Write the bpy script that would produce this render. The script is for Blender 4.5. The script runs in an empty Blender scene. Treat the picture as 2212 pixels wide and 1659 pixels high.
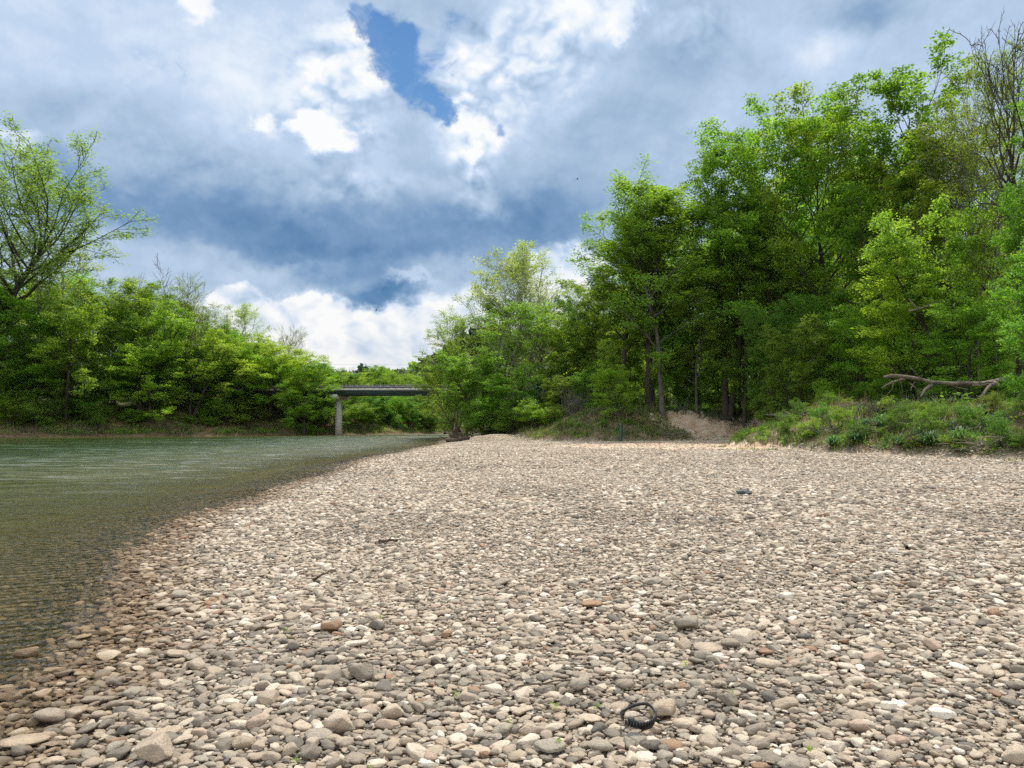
import bpy, math, random
import numpy as np
from mathutils import Vector, Matrix, Euler
R_ = math.radians
SC = bpy.context.scene
COL = SC.collection

# ------------------------------------------------------------------ camera
CAMZ = 1.55
PITCH = R_(3.46)
FPX = 711.0 * 2.16          # focal length in the 2212 px wide picture
cd = bpy.data.cameras.new('camera'); cam = bpy.data.objects.new('camera', cd); COL.objects.link(cam)
cam.location = (0, 0, CAMZ); cam.rotation_euler = (R_(90) + PITCH, 0, 0)
cd.lens = 25.0; cd.sensor_width = 36.0; cd.clip_start = 0.05; cd.clip_end = 8000
SC.camera = cam

def ray(px, py):
    """direction of a point of the 2212 x 1659 picture, scaled to y = 1"""
    a = (px - 1106) / FPX; b = (829.5 - py) / FPX
    dy = math.cos(PITCH) - b * math.sin(PITCH)
    dz = math.sin(PITCH) + b * math.cos(PITCH)
    return a / dy, dz / dy
def at(px, py, Y):
    a, b = ray(px, py); return (a * Y, Y, CAMZ + b * Y)
def ground_at(px, py, z=0.0):
    a, b = ray(px, py); Y = (z - CAMZ) / b; return (a * Y, Y)
def ae(px, py):
    a, b = ray(px, py); return math.atan2(a, 1.0), math.atan2(b, math.hypot(a, 1.0))

# ------------------------------------------------------------------ light and exposure
SUN_EL, SUN_AZ = R_(63), R_(24)
sl = bpy.data.lights.new('sun', 'SUN'); sl.energy = 5.0; sl.angle = R_(0.55); sl.color = (1, .95, .87)
so = bpy.data.objects.new('sun', sl); COL.objects.link(so)
sd = Vector((math.sin(SUN_AZ) * math.cos(SUN_EL), math.cos(SUN_AZ) * math.cos(SUN_EL), math.sin(SUN_EL)))
so.rotation_euler = (-sd).to_track_quat('-Z', 'Y').to_euler()
so.location = (40, 30, 120)
SC.view_settings.view_transform = 'Standard'; SC.view_settings.look = 'None'
SC.view_settings.exposure = 0.15; SC.view_settings.gamma = 1
SC.view_settings.use_curve_mapping = False
cy = SC.cycles
cy.max_bounces = 8; cy.diffuse_bounces = 5; cy.glossy_bounces = 3; cy.transmission_bounces = 3
cy.transparent_max_bounces = 8; cy.caustics_reflective = False; cy.caustics_refractive = False
cy.use_denoising = False; cy.sample_clamp_direct = 2.2; cy.sample_clamp_indirect = 3.0
SC.render.engine = 'CYCLES'

# ------------------------------------------------------------------ node helpers
class NT:
    def __init__(s, tree): s.t = tree; s.n = tree.nodes; s.l = tree.links
    def new(s, kind, **kw):
        nd = s.n.new(kind)
        for k, v in kw.items():
            if k == 'ins':
                for i, val in v.items(): s.put(nd.inputs[i], val)
            else: setattr(nd, k, v)
        return nd
    def put(s, sock, val):
        if isinstance(val, bpy.types.NodeSocket): s.l.new(val, sock)
        else: sock.default_value = val
    def m(s, op, a, b=0.0, c=0.0, clamp=False):
        nd = s.n.new('ShaderNodeMath'); nd.operation = op; nd.use_clamp = clamp
        for i, v in enumerate((a, b, c)): s.put(nd.inputs[i], v)
        return nd.outputs[0]
    def v(s, op, a, b=(0, 0, 0)):
        nd = s.n.new('ShaderNodeVectorMath'); nd.operation = op
        s.put(nd.inputs[0], a)
        if op == 'SCALE': s.put(nd.inputs['Scale'], b)
        else: s.put(nd.inputs[1], b)
        return nd.outputs['Value'] if op in ('LENGTH', 'DOT_PRODUCT') else nd.outputs[0]
    def noise(s, vec, scale, detail=4.0, rough=.5, col=False, dist=0.0):
        nd = s.n.new('ShaderNodeTexNoise'); s.put(nd.inputs['Vector'], vec)
        nd.inputs['Scale'].default_value = scale; nd.inputs['Detail'].default_value = detail
        nd.inputs['Roughness'].default_value = rough; nd.inputs['Distortion'].default_value = dist
        return nd.outputs['Color'] if col else nd.outputs['Fac']
    def rng(s, x, a, b, c=0.0, d=1.0, smooth=False):
        nd = s.n.new('ShaderNodeMapRange'); nd.interpolation_type = 'SMOOTHSTEP' if smooth else 'LINEAR'
        for i, v in enumerate((x, a, b, c, d)): s.put(nd.inputs[i], v)
        return nd.outputs[0]
    def ramp(s, x, stops, interp='LINEAR'):
        nd = s.n.new('ShaderNodeValToRGB'); nd.color_ramp.interpolation = interp
        e = nd.color_ramp.elements
        while len(e) < len(stops): e.new(0.5)
        for i, (p, c) in enumerate(stops):
            e[i].position = p; e[i].color = (*c, 1)
        s.put(nd.inputs[0], x); return nd.outputs[0]
    def mix(s, f, a, b, mode='MIX'):
        nd = s.n.new('ShaderNodeMix'); nd.data_type = 'RGBA'; nd.blend_type = mode
        s.put(nd.inputs[0], f)
        for i, v in ((6, a), (7, b)):
            s.put(nd.inputs[i], v if isinstance(v, bpy.types.NodeSocket) else (*v, 1))
        return nd.outputs[2]
    def xyz(s, a, b, c):
        nd = s.n.new('ShaderNodeCombineXYZ')
        for i, v in enumerate((a, b, c)): s.put(nd.inputs[i], v)
        return nd.outputs[0]
def srgb(r, g, b):
    f = lambda c: (c / 255 / 12.92) if c / 255 <= .04045 else ((c / 255 + .055) / 1.055) ** 2.4
    return (f(r), f(g), f(b))

# ------------------------------------------------------------------ world: Nishita sky with broken cloud over it
world = bpy.data.worlds.new('World'); SC.world = world; world.use_nodes = True
def build_world():
    w = NT(world.node_tree); w.n.clear()
    out = w.new('ShaderNodeOutputWorld'); bg = w.new('ShaderNodeBackground'); bg.inputs[1].default_value = 0.1
    w.l.new(bg.outputs[0], out.inputs[0])
    sky = w.new('ShaderNodeTexSky'); sky.sky_type = 'NISHITA'; sky.sun_disc = False
    sky.sun_elevation = SUN_EL; sky.sun_rotation = SUN_AZ; sky.altitude = 100; sky.air_density = 1.4; sky.dust_density = .6
    tc = w.new('ShaderNodeTexCoord'); D = tc.outputs['Generated']
    sep = w.new('ShaderNodeSeparateXYZ', ins={0: D})
    x, y, z = sep.outputs
    az = w.m('ARCTAN2', x, y)
    el = w.m('ARCSINE', z)
    P = w.xyz(az, el, 0)
    Ds = w.v('MULTIPLY', D, (1, 1, 1.3))
    wbig = w.v('SCALE', w.v('SUBTRACT', w.noise(Ds, 3.2, 5, .55, True), (.5, .5, .5)), .30)
    wfin = w.v('SCALE', w.v('SUBTRACT', w.noise(Ds, 15, 8, .6, True), (.5, .5, .5)), .085)
    wtiny = w.v('SCALE', w.v('SUBTRACT', w.noise(Ds, 11, 9, .68, True), (.5, .5, .5)), .05)
    Psoft = w.v('ADD', w.v('ADD', P, w.v('SCALE', wbig, .55)), wfin)
    Phard = w.v('ADD', w.v('ADD', P, wfin), w.v('SCALE', wtiny, .6))
    def blob(px, py, rx, ry, rot=0, wt=1.0, soft=0.0, hard=False):
        a, e = ae(px, py)
        c, s_ = math.cos(R_(rot)), math.sin(R_(rot))
        d = w.v('SUBTRACT', Phard if hard else Psoft, (a, e, 0))
        k = 1.0 / FPX
        u = w.v('DOT_PRODUCT', d, (c / (rx * k), s_ / (rx * k), 0))
        v = w.v('DOT_PRODUCT', d, (-s_ / (ry * k), c / (ry * k), 0))
        r = w.v('LENGTH', w.xyz(u, v, 0))
        return w.rng(r, 1.0, soft, 0.0, wt, True)
    def total(lst, start=None):
        acc = start
        for b in lst:
            f = blob(*b) if isinstance(b, tuple) else b
            acc = f if acc is None else w.m('ADD', acc, f)
        return acc
    f1 = w.noise(Ds, 4.2, 9, .58, dist=.25)
    f1b = w.noise(w.v('ADD', Ds, (sd.x * .03, sd.y * .03, sd.z * .05)), 4.2, 9, .58, dist=.25)
    f2 = w.noise(Ds, 13, 8, .62)
    f2b = w.noise(w.v('ADD', Ds, (sd.x * .012, sd.y * .012, sd.z * .02)), 13, 8, .62)
    def puff(v):
        acc = None
        for sc_, am in ((4.6, .46), (10.5, .28), (23, .16), (47, .10)):
            q = w.m('MULTIPLY', w.m('ABSOLUTE', w.m('SUBTRACT', w.noise(v, sc_, 1, .5), .5)), 4.2 * am)
            acc = q if acc is None else w.m('ADD', acc, q)
        return acc
    Dp = w.v('ADD', Ds, w.v('SCALE', wbig, .35))
    pf = puff(Dp); pfo = puff(w.v('ADD', Dp, (sd.x * .012, sd.y * .012, sd.z * .03)))
    B = w.m('MULTIPLY_ADD', w.m('SUBTRACT', f1, .5), .16, .60)
    B = w.m('MULTIPLY_ADD', w.m('SUBTRACT', pf, .34), .09, B)
    B = w.m('MULTIPLY_ADD', w.m('SUBTRACT', pf, pfo), .13, B)
    B = w.m('MULTIPLY_ADD', w.m('SUBTRACT', f1, f1b), .22, B)
    B = w.m('MULTIPLY_ADD', w.m('SUBTRACT', f2, f2b), .10, B)
    B = w.m('ADD', B, w.rng(y, .25, -.5, 0.0, .30, True))  # lifts the unseen sky behind the camera, added as fill
    # dark bases, bright towers; sizes and places as they stand in the sky
    L = [(640, 500, 520, 160, 0, -.34), (1120, 500, 330, 120, 0, -.30), (300, 420, 330, 120, 10, -.14),
         (830, 560, 460, 50, 0, -.12), (120, 360, 260, 150, 0, -.12), (1230, 440, 220, 170, 0, -.12),
         (200, 120, 520, 190, 0, .13), (560, 170, 300, 190, -20, .14), (1900, 180, 520, 330, 0, .04),
         (1350, 260, 220, 190, 30, -.10), (1480, 130, 160, 90, 0, -.10), (1850, 30, 140, 80, 0, -.20),
         (750, 150, 150, 190, 25, .22), (1150, 120, 260, 190, 30, .26), (1240, 40, 170, 70, 0, .22),
         (1030, 300, 90, 150, 30, .32), (1065, 450, 100, 60, 0, .28), (620, 420, 90, 70, 0, .12), (760, 385, 170, 50, 0, .14),
         (780, 310, 130, 60, -10, .12), (1760, 110, 120, 60, 0, .12)]
    B = total(L, B)
    M = total([(745, 165, 190, 130, 40, .9, .3, True), (1120, 130, 290, 150, 20, .8, .3, True), (1030, 330, 80, 130, 0, .8, .3, True), (690, 290, 150, 60, 0, .8, .4, True), (1500, 60, 160, 80, 0, .4, .2, True), (760, 400, 260, 60, 0, .35, .2)])
    Mc = w.m('MINIMUM', M, 1.0)
    B = w.m('ADD', B, w.m('MULTIPLY', Mc, w.m('MULTIPLY_ADD', w.m('SUBTRACT', pf, pfo), .75, w.m('MULTIPLY', w.m('SUBTRACT', pf, .26), .55))))
    H = [(690, 285, 105, 42, 0, .42, .35, True), (572, 262, 40, 28, 0, .30, .2, True),
         (800, 120, 60, 95, 30, .20, .5, True), (1010, 250, 75, 38, -25, .28, .3, True), (1025, 335, 32, 62, 0, .30, .2, True),
         (25, 285, 75, 24, 0, .30, .2, True), (1350, 30, 60, 50, 0, .20, .5, True), (420, 10, 45, 30, 0, .25, .3, True)]
    B = total(H, B)
    # low bright cumulus under the dark base
    low = total([(760, 760, 430, 120, 0, 1.0, .75, True), (520, 690, 75, 80, 0, 1.0, .75, True), (640, 720, 80, 70, 0, 1.0, .7, True),
                 (1220, 630, 130, 120, -30, 1.0, .7, True), (980, 690, 180, 90, 0, 1.0, .6, True), (880, 700, 600, 50, 0, .5, .4, True),
                 (1130, 560, 60, 40, 0, .6, .5, True)])
    low = w.m('MINIMUM', low, 1.0)
    lowc = w.m('MULTIPLY_ADD', w.m('SUBTRACT', pf, pfo), .8, w.m('MULTIPLY_ADD', w.m('SUBTRACT', f2, .5), .25, .88))
    B = w.m('ADD', w.m('MULTIPLY', B, w.m('SUBTRACT', 1.0, low)), w.m('MULTIPLY', lowc, low))
    # pale veil below the base at left and the small grey cloud
    B = total([(560, 600, 420, 45, -4, .10), (850, 632, 140, 34, 4, -.36, .35, True), (760, 600, 150, 34, 8, -.16, .2, True), (690, 625, 110, 30, 0, -.16, .1, True),
               (900, 600, 80, 14, 0, .12, .2, True)], B)
    warm = w.rng(el, .02, .26, 1.0, 0.0, True)
    cloud = w.ramp(B, [(0.0, srgb(66, 106, 150)), (.16, srgb(88, 130, 174)), (.34, srgb(126, 159, 197)), (.52, srgb(166, 191, 219)),
                       (.70, srgb(196, 216, 242)), (.86, srgb(232, 242, 254)), (1.0, srgb(253, 254, 255))])
    cloudw = w.ramp(B, [(0.0, srgb(62, 108, 154)), (.2, srgb(92, 138, 182)), (.40, srgb(140, 172, 205)), (.6, srgb(190, 207, 226)),
                        (.84, srgb(228, 232, 238)), (1.0, srgb(250, 250, 248))])
    cloud = w.mix(warm, cloud, cloudw)
    # side and rear sky: the same cloud, brightened below as added fill light
    wisp = w.noise(w.v('ADD', Ds, w.v('SCALE', wbig, .5)), 17, 9, .68, dist=.5)
    gapn = w.m('MULTIPLY_ADD', w.m('SUBTRACT', wisp, .52), 2.1, 0.0)
    G = total([(850, 110, 66, 84, -35, 1.0, .4, True), (900, 185, 58, 70, -25, 1.0, .4, True), (955, 222, 50, 44, 0, .95, .3, True),
               (930, 60, 110, 55, 10, .55, .2, True), (800, 50, 55, 55, 0, .9, .4, True), (1072, 265, 20, 28, 0, .6, .1, True), (1000, 30, 60, 40, 0, .45, .2, True), (960, 130, 60, 50, 0, .45, .2, True)], gapn)
    Gm = w.rng(G, .18, 1.05, 0, .96, True)
    blue = w.mix(.8, w.v('SCALE', sky.outputs[0], .085), w.mix(w.rng(el, .3, .62), srgb(106, 166, 226), srgb(70, 130, 200)))
    col = w.mix(Gm, cloud, blue)
    # towards the ground the haze band closes
    # unseen cloud behind and overhead is brightened, an added fill for camera-facing surfaces
    lum = w.m('MULTIPLY', w.rng(y, .25, -.45, 8.9, 14.5, True), w.rng(z, .62, .95, 1.0, 1.35, True))
    w.l.new(w.v('SCALE', col, lum), bg.inputs[0])
build_world()

# ------------------------------------------------------------------ object helpers
def tag(o, label=None, cat=None, group=None, kind=None):
    if label: o['label'] = label
    if cat: o['category'] = cat
    if group: o['group'] = group
    if kind: o['kind'] = kind
    return o
def link(o, parent=None):
    COL.objects.link(o)
    if parent: o.parent = parent
    return o
def np_mesh(name, V, F, mats=(), smooth=False, fattr=None, midx=None, vattr=None):
    """V (n,3); F (m,k) with k = 3 or 4, or a list of such arrays"""
    me = bpy.data.meshes.new(name)
    Fs = F if isinstance(F, list) else [F]
    Fs = [np.asarray(f, dtype=np.int32) for f in Fs if len(f)]
    V = np.asarray(V, dtype=np.float32)
    loops = np.concatenate([f.ravel() for f in Fs]); tot = np.concatenate([np.full(len(f), f.shape[1], np.int32) for f in Fs])
    st = np.concatenate([[0], np.cumsum(tot)[:-1]]).astype(np.int32)
    me.vertices.add(len(V)); me.vertices.foreach_set('co', V.ravel())
    me.loops.add(len(loops)); me.loops.foreach_set('vertex_index', loops)
    me.polygons.add(len(tot)); me.polygons.foreach_set('loop_start', st); me.polygons.foreach_set('loop_total', tot)
    if smooth: me.polygons.foreach_set('use_smooth', np.ones(len(tot), dtype=bool))
    for mt in mats: me.materials.append(mt)
    if midx is not None: me.polygons.foreach_set('material_index', np.asarray(midx, np.int32))
    for d, dom in ((fattr, 'FACE'), (vattr, 'POINT')):
        if d:
            for k, a in d.items():
                at_ = me.attributes.new(k, 'FLOAT', dom); at_.data.foreach_set('value', np.asarray(a, np.float32))
    me.update(calc_edges=True); me.validate(clean_customdata=False)
    return me
def obj(name, me, parent=None, loc=(0, 0, 0)):
    o = bpy.data.objects.new(name, me); o.location = loc
    return link(o, parent)
def empty(name, loc, rz=0.0, scale=(1, 1, 1)):
    o = bpy.data.objects.new(name, None); o.empty_display_size = .2
    o.location = loc; o.rotation_euler = (0, 0, rz); o.scale = scale
    return link(o)
def tube(pts, rad, k=6, cap=True):
    """swept tube; returns V, quads"""
    pts = np.asarray(pts, float); n = len(pts)
    rad = np.broadcast_to(np.asarray(rad, float), (n,))
    t = np.gradient(pts, axis=0); t /= (np.linalg.norm(t, axis=1, keepdims=True) + 1e-9)
    ref = np.array([0, 0, 1.0]) if abs(t[0][2]) < .8 else np.array([1.0, 0, 0])
    u = np.cross(t, ref); u /= (np.linalg.norm(u, axis=1, keepdims=True) + 1e-9)
    w = np.cross(t, u)
    a = np.arange(k) * 2 * np.pi / k
    V = (pts[:, None, :] + rad[:, None, None] * (np.cos(a)[None, :, None] * u[:, None, :] + np.sin(a)[None, :, None] * w[:, None, :])).reshape(-1, 3)
    i = np.arange(n - 1)[:, None] * k; j = np.arange(k)[None, :]; j2 = (j + 1) % k
    F = np.stack([i + j, i + j2, i + k + j2, i + k + j], -1).reshape(-1, 4)
    return V, F
def join(parts):
    Vs, Fs, off = [], [], 0
    for V, F in parts:
        Vs.append(V); Fs.append(np.asarray(F) + off); off += len(V)
    return np.concatenate(Vs), np.concatenate(Fs)
def boxvf(c, s, rz=0.0, taper=1.0):
    x, y, z = s[0] / 2, s[1] / 2, s[2] / 2
    V = np.array([[-x, -y, -z], [x, -y, -z], [x, y, -z], [-x, y, -z], [-x * taper, -y * taper, z], [x * taper, -y * taper, z], [x * taper, y * taper, z], [-x * taper, y * taper, z]], float)
    F = np.array([[0, 3, 2, 1], [4, 5, 6, 7], [0, 1, 5, 4], [1, 2, 6, 5], [2, 3, 7, 6], [3, 0, 4, 7]])
    ca, sa = math.cos(rz), math.sin(rz)
    V = V @ np.array([[ca, sa, 0], [-sa, ca, 0], [0, 0, 1]]) + np.asarray(c, float)
    return V, F

def vnoise(x, y, seed=0):
    """smooth value noise on numpy arrays, 0..1"""
    xi = np.floor(x).astype(np.int64); yi = np.floor(y).astype(np.int64); fx = x - xi; fy = y - yi
    fx = fx * fx * (3 - 2 * fx); fy = fy * fy * (3 - 2 * fy)
    def h(a, b):
        n = (a * 374761393 + b * 668265263 + seed * 1442695041) & 0xffffffff
        n = ((n ^ (n >> 13)) * 1274126177) & 0xffffffff
        return ((n ^ (n >> 16)) & 0xffff) / 65535.0
    return (h(xi, yi) * (1 - fx) + h(xi + 1, yi) * fx) * (1 - fy) + (h(xi, yi + 1) * (1 - fx) + h(xi + 1, yi + 1) * fx) * fy
def fbm(x, y, o=4, seed=0):
    s = 0; a = .5; t = 0
    for i in range(o):
        s = s + a * vnoise(x * 2 ** i, y * 2 ** i, seed + i); t += a; a *= .5
    return s / t
def sstep(x, a, b):
    t = np.clip((x - a) / (b - a), 0, 1); return t * t * (3 - 2 * t)

# ------------------------------------------------------------------ lie of the land
shore = [(-2.0, -60), (-2.4, -8), (-2.2, 1.0), (-2.45, 3.0), (-2.55, 4.3), (-2.7, 5.0), (-3.25, 6.5), (-4.4, 9.2), (-5.1, 12.0), (-5.25, 15.1), (-6.1, 24.5), (-7.0, 35.5),
         (-6.4, 48), (-6.2, 67), (-8.2, 84), (-8.6, 105), (-6, 125), (2, 145), (22, 158), (60, 160), (400, 150)]
RP = np.array(shore + [(1500, 150), (1500, -300), (-2, -300)], float)
LP = np.array([(-1500, -200), (-170, -20), (-130, 60), (-77, 107.5), (-60, 118), (-47, 128), (-36, 135.5), (-26, 150), (-19, 165), (-9, 182), (15, 192), (60, 190), (400, 185), (1500, 190), (1500, 3000), (-1500, 3000)], float)
BP = np.array([(60, -300), (34, -12), (28, 5), (22.5, 17), (18.3, 25.6), (15.6, 32), (12.6, 40.5), (13.6, 45), (18, 50), (27, 53.5), (34, 57), (30, 62), (24, 66), (18, 64), (12, 60), (6.5, 59), (2.5, 64), (0.5, 74), (-3.5, 88), (-4.5, 104), (-2, 122), (6, 138), (24, 150),
               (60, 154), (400, 145), (1500, 145), (1500, -300)], float)
def sdist(P, x, y):
    d = np.full(x.shape, 1e9); inside = np.zeros(x.shape, bool)
    n = len(P)
    for i in range(n):
        x0, y0 = P[i]; x1, y1 = P[(i + 1) % n]
        ex, ey = x1 - x0, y1 - y0; L = ex * ex + ey * ey
        t = np.clip(((x - x0) * ex + (y - y0) * ey) / L, 0, 1)
        d = np.minimum(d, (x - x0 - t * ex) ** 2 + (y - y0 - t * ey) ** 2)
        c = ((y0 > y) != (y1 > y))
        with np.errstate(divide='ignore', invalid='ignore'):
            xin = (x1 - x0) * (y - y0) / (y1 - y0 if y1 != y0 else 1e-9) + x0
        inside ^= c & (x < xin)
    return np.where(inside, 1, -1) * np.sqrt(d)
def land(x, y):
    x = np.asarray(x, float); y = np.asarray(y, float)
    wob = (fbm(x * .25, y * .25, 3, 5) - .5)
    dR = sdist(RP, x, y) + wob * np.clip(y / 25, .25, 1.6) * .9
    dL = sdist(LP, x, y) + (fbm(x * .12, y * .12, 3, 9) - .5) * 4
    dB = sdist(BP, x, y) + (fbm(x * .35, y * .35, 3, 7) - .5) * 1.6
    bar = .34 * (1 - np.exp(-np.clip(dR, 0, None) / 5)) + (fbm(x * .8, y * .8, 3, 3) - .5) * .06 * sstep(dR, 0, 2)
    bar = bar + .55 * np.exp(-((x + 1.5) ** 2 / 9 + (y - 74) ** 2 / 30)) * sstep(dR, 0, 3)
    n2 = fbm(x * .3, y * .3, 4, 11)
    terr = sstep(dB, -.3, 6.5) * (2.15 + .9 * n2 - 1.05 * sstep(y, 52, 40) - .8 * sstep(x, 9, 2)) + sstep(dB, -.2, .9) * .45
    terr = terr + sstep(dB, 0, 2) * (fbm(x * 1.1, y * 1.1, 3, 21) - .5) * .5
    terr = terr + sstep(dB, .3, 2) * np.exp(-((x - 20) / 9) ** 2 - ((y - 67) / 8) ** 2) * ((fbm(x * 1.6, y * 1.6, 4, 23) - .5) * 1.3 - .65)
    zR = bar + terr
    zL = sstep(dL, -.3, 12) * (4.2 + 1.5 * n2) + .25 * sstep(dL, -.2, .8) + sstep(dL, 0, 3) * (fbm(x * .7, y * .7, 3, 31) - .5) * .9
    wd = np.minimum(np.maximum(-dR, 0), np.maximum(-dL, 0))
    zW = -1.9 * (1 - np.exp(-(wd / 13) ** 1.15)) + (fbm(x * .5, y * .5, 3, 41) - .5) * .05
    z = np.where(dR > 0, zR, np.where(dL > 0, zL, zW))
    hills = 45 / (1 + np.exp(-(x + 48) / 9.0)) * np.exp(-((y - 460) ** 2) / (2 * 70 ** 2))
    hills = hills + 50 * np.exp(-((x + 175) ** 2) / (2 * 190 ** 2) - ((y - 930) ** 2) / (2 * 170 ** 2)) * (.8 + .4 * fbm(x * .006, y * .006, 3, 2))
    hills = hills + 22 * np.exp(-((x + 330) ** 2) / (2 * 160 ** 2) - ((y - 420) ** 2) / (2 * 140 ** 2))
    z = z + np.where(np.hypot(x, y) > 185, hills, 0) * sstep(np.hypot(x, y), 185, 330)
    return z, dR, dL, dB
def gz(x, y): return float(land(np.array([x]), np.array([y]))[0][0])

# ------------------------------------------------------------------ materials
def mat(name):
    m = bpy.data.materials.new(name); m.use_nodes = True
    t = NT(m.node_tree); t.n.clear()
    out = t.new('ShaderNodeOutputMaterial')
    return m, t, out
def princ(t, out, col, rough=.8, bump=None, spec=.3, bstr=.5, bdist=.02):
    p = t.new('ShaderNodeBsdfPrincipled'); t.put(p.inputs['Base Color'], col if isinstance(col, bpy.types.NodeSocket) else (*col, 1))
    t.put(p.inputs['Roughness'], rough); t.put(p.inputs['Specular IOR Level'], spec)
    if bump is not None:
        b = t.new('ShaderNodeBump'); b.inputs['Strength'].default_value = bstr; b.inputs['Distance'].default_value = bdist
        t.l.new(bump, b.inputs['Height']); t.l.new(b.outputs[0], p.inputs['Normal'])
    if out is not None: t.l.new(p.outputs[0], out.inputs[0])
    return p
def attr(t, name, kind='GEOMETRY'):
    a = t.new('ShaderNodeAttribute'); a.attribute_type = kind; a.attribute_name = name; return a
STONE_STOPS = [(0.0, (0.182, 0.157, 0.126)), (.05, (0.241, 0.203, 0.156)), (.13, (0.321, 0.261, 0.197)), (.24, (0.412, 0.329, 0.242)), (.36, (0.353, 0.303, 0.232)),
               (.47, (0.513, 0.412, 0.303)), (.58, (0.428, 0.339, 0.242)), (.66, (0.593, 0.495, 0.373)), (.75, (0.449, 0.334, 0.247)), (.80, (0.652, 0.553, 0.429)), (.885, (0.331, 0.209, 0.131)), (.905, (0.535, 0.444, 0.333)), (.965, (0.727, 0.647, 0.534))]
def m_stone():
    m, t, out = mat('river_stone')
    a = attr(t, 'shade', 'INSTANCER')
    base = t.ramp(a.outputs['Fac'], STONE_STOPS, 'CONSTANT')
    tc = t.new('ShaderNodeTexCoord'); oi = t.new('ShaderNodeObjectInfo')
    O = t.v('ADD', tc.outputs['Object'], t.v('SCALE', t.xyz(a.outputs['Fac'], oi.outputs['Random'], a.outputs['Fac']), 37.0))
    n1 = t.noise(O, 3.0, 5, .6); n2 = t.noise(O, 16, 4, .65)
    c = t.mix(1.0, base, t.ramp(n1, [(.25, (.72, .72, .74)), (.5, (1, 1, 1)), (.8, (1.22, 1.17, 1.08))]), 'MULTIPLY')
    c = t.mix(1.0, c, t.ramp(n2, [(.3, (.8, .79, .78)), (.55, (1.03, 1.03, 1.03)), (.75, (1.12, 1.1, 1.08))]), 'MULTIPLY')
    g = t.new('ShaderNodeNewGeometry'); sp = t.new('ShaderNodeSeparateXYZ', ins={0: g.outputs['Position']})
    wn = t.noise(g.outputs['Position'], 2.2, 3)
    wet = t.rng(t.m('MULTIPLY_ADD', t.m('SUBTRACT', wn, .5), .05, sp.outputs[2]), .02, .085, 1.0, 0.0, True)
    c = t.mix(wet, c, t.mix(1.0, c, (.50, .41, .30), 'MULTIPLY'))
    princ(t, out, c, t.rng(wet, 0, 1, .88, .35), t.m('ADD', n2, t.m('MULTIPLY', n1, .6)), .25, .55, .05)
    return m
M_STONE = m_stone()
def m_ground():
    m, t, out = mat('ground')
    g = t.new('ShaderNodeNewGeometry'); P = g.outputs['Position']
    sp = t.new('ShaderNodeSeparateXYZ', ins={0: P}); z = sp.outputs[2]
    gravel, sand, soil = (attr(t, k).outputs['Fac'] for k in ('gravel', 'sand', 'soil'))
    v = t.new('ShaderNodeTexVoronoi'); v.feature = 'F1'; v.inputs['Scale'].default_value = 13; t.put(v.inputs['Vector'], P)
    cs = t.new('ShaderNodeSeparateColor', ins={0: v.outputs['Color']})
    st = t.ramp(cs.outputs[0], STONE_STOPS, 'CONSTANT')
    dn = t.noise(P, .5, 4)
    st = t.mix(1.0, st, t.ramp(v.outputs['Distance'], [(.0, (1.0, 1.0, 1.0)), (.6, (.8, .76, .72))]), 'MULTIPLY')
    n1 = t.noise(P, 1.2, 6, .6); n2 = t.noise(P, 9, 6, .65)
    sandc = t.mix(t.rng(n1, .42, .6), (.46, .31, .195), t.mix(n2, (.47, .375, .27), (.60, .49, .37)))
    soilc = t.mix(t.rng(n1, .35, .65), (.09, .055, .032), (.22, .14, .085))
    soilc = t.mix(t.rng(n2, .45, .7), soilc, (.09, .085, .035))
    c = t.mix(gravel, soilc, st)
    sm = t.rng(t.m('ADD', sand, t.m('MULTIPLY', t.m('SUBTRACT', n1, .5), .7)), .35, .6, 0, 1, True)
    c = t.mix(sm, c, sandc)
    litter = t.mix(n2, (.035, .03, .012), (.085, .07, .03))
    c = t.mix(soil, c, litter)
    # the bed: depth darkening painted into its colour, for light the water absorbs
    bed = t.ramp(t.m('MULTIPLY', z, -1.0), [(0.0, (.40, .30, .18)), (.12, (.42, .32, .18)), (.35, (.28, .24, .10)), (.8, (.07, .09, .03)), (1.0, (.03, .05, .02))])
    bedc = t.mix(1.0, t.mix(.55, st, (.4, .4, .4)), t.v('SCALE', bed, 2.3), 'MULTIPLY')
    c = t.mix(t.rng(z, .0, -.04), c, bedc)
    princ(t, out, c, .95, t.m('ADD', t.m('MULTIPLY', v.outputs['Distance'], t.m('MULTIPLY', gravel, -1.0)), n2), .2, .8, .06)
    return m
M_GROUND = m_ground()
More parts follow.
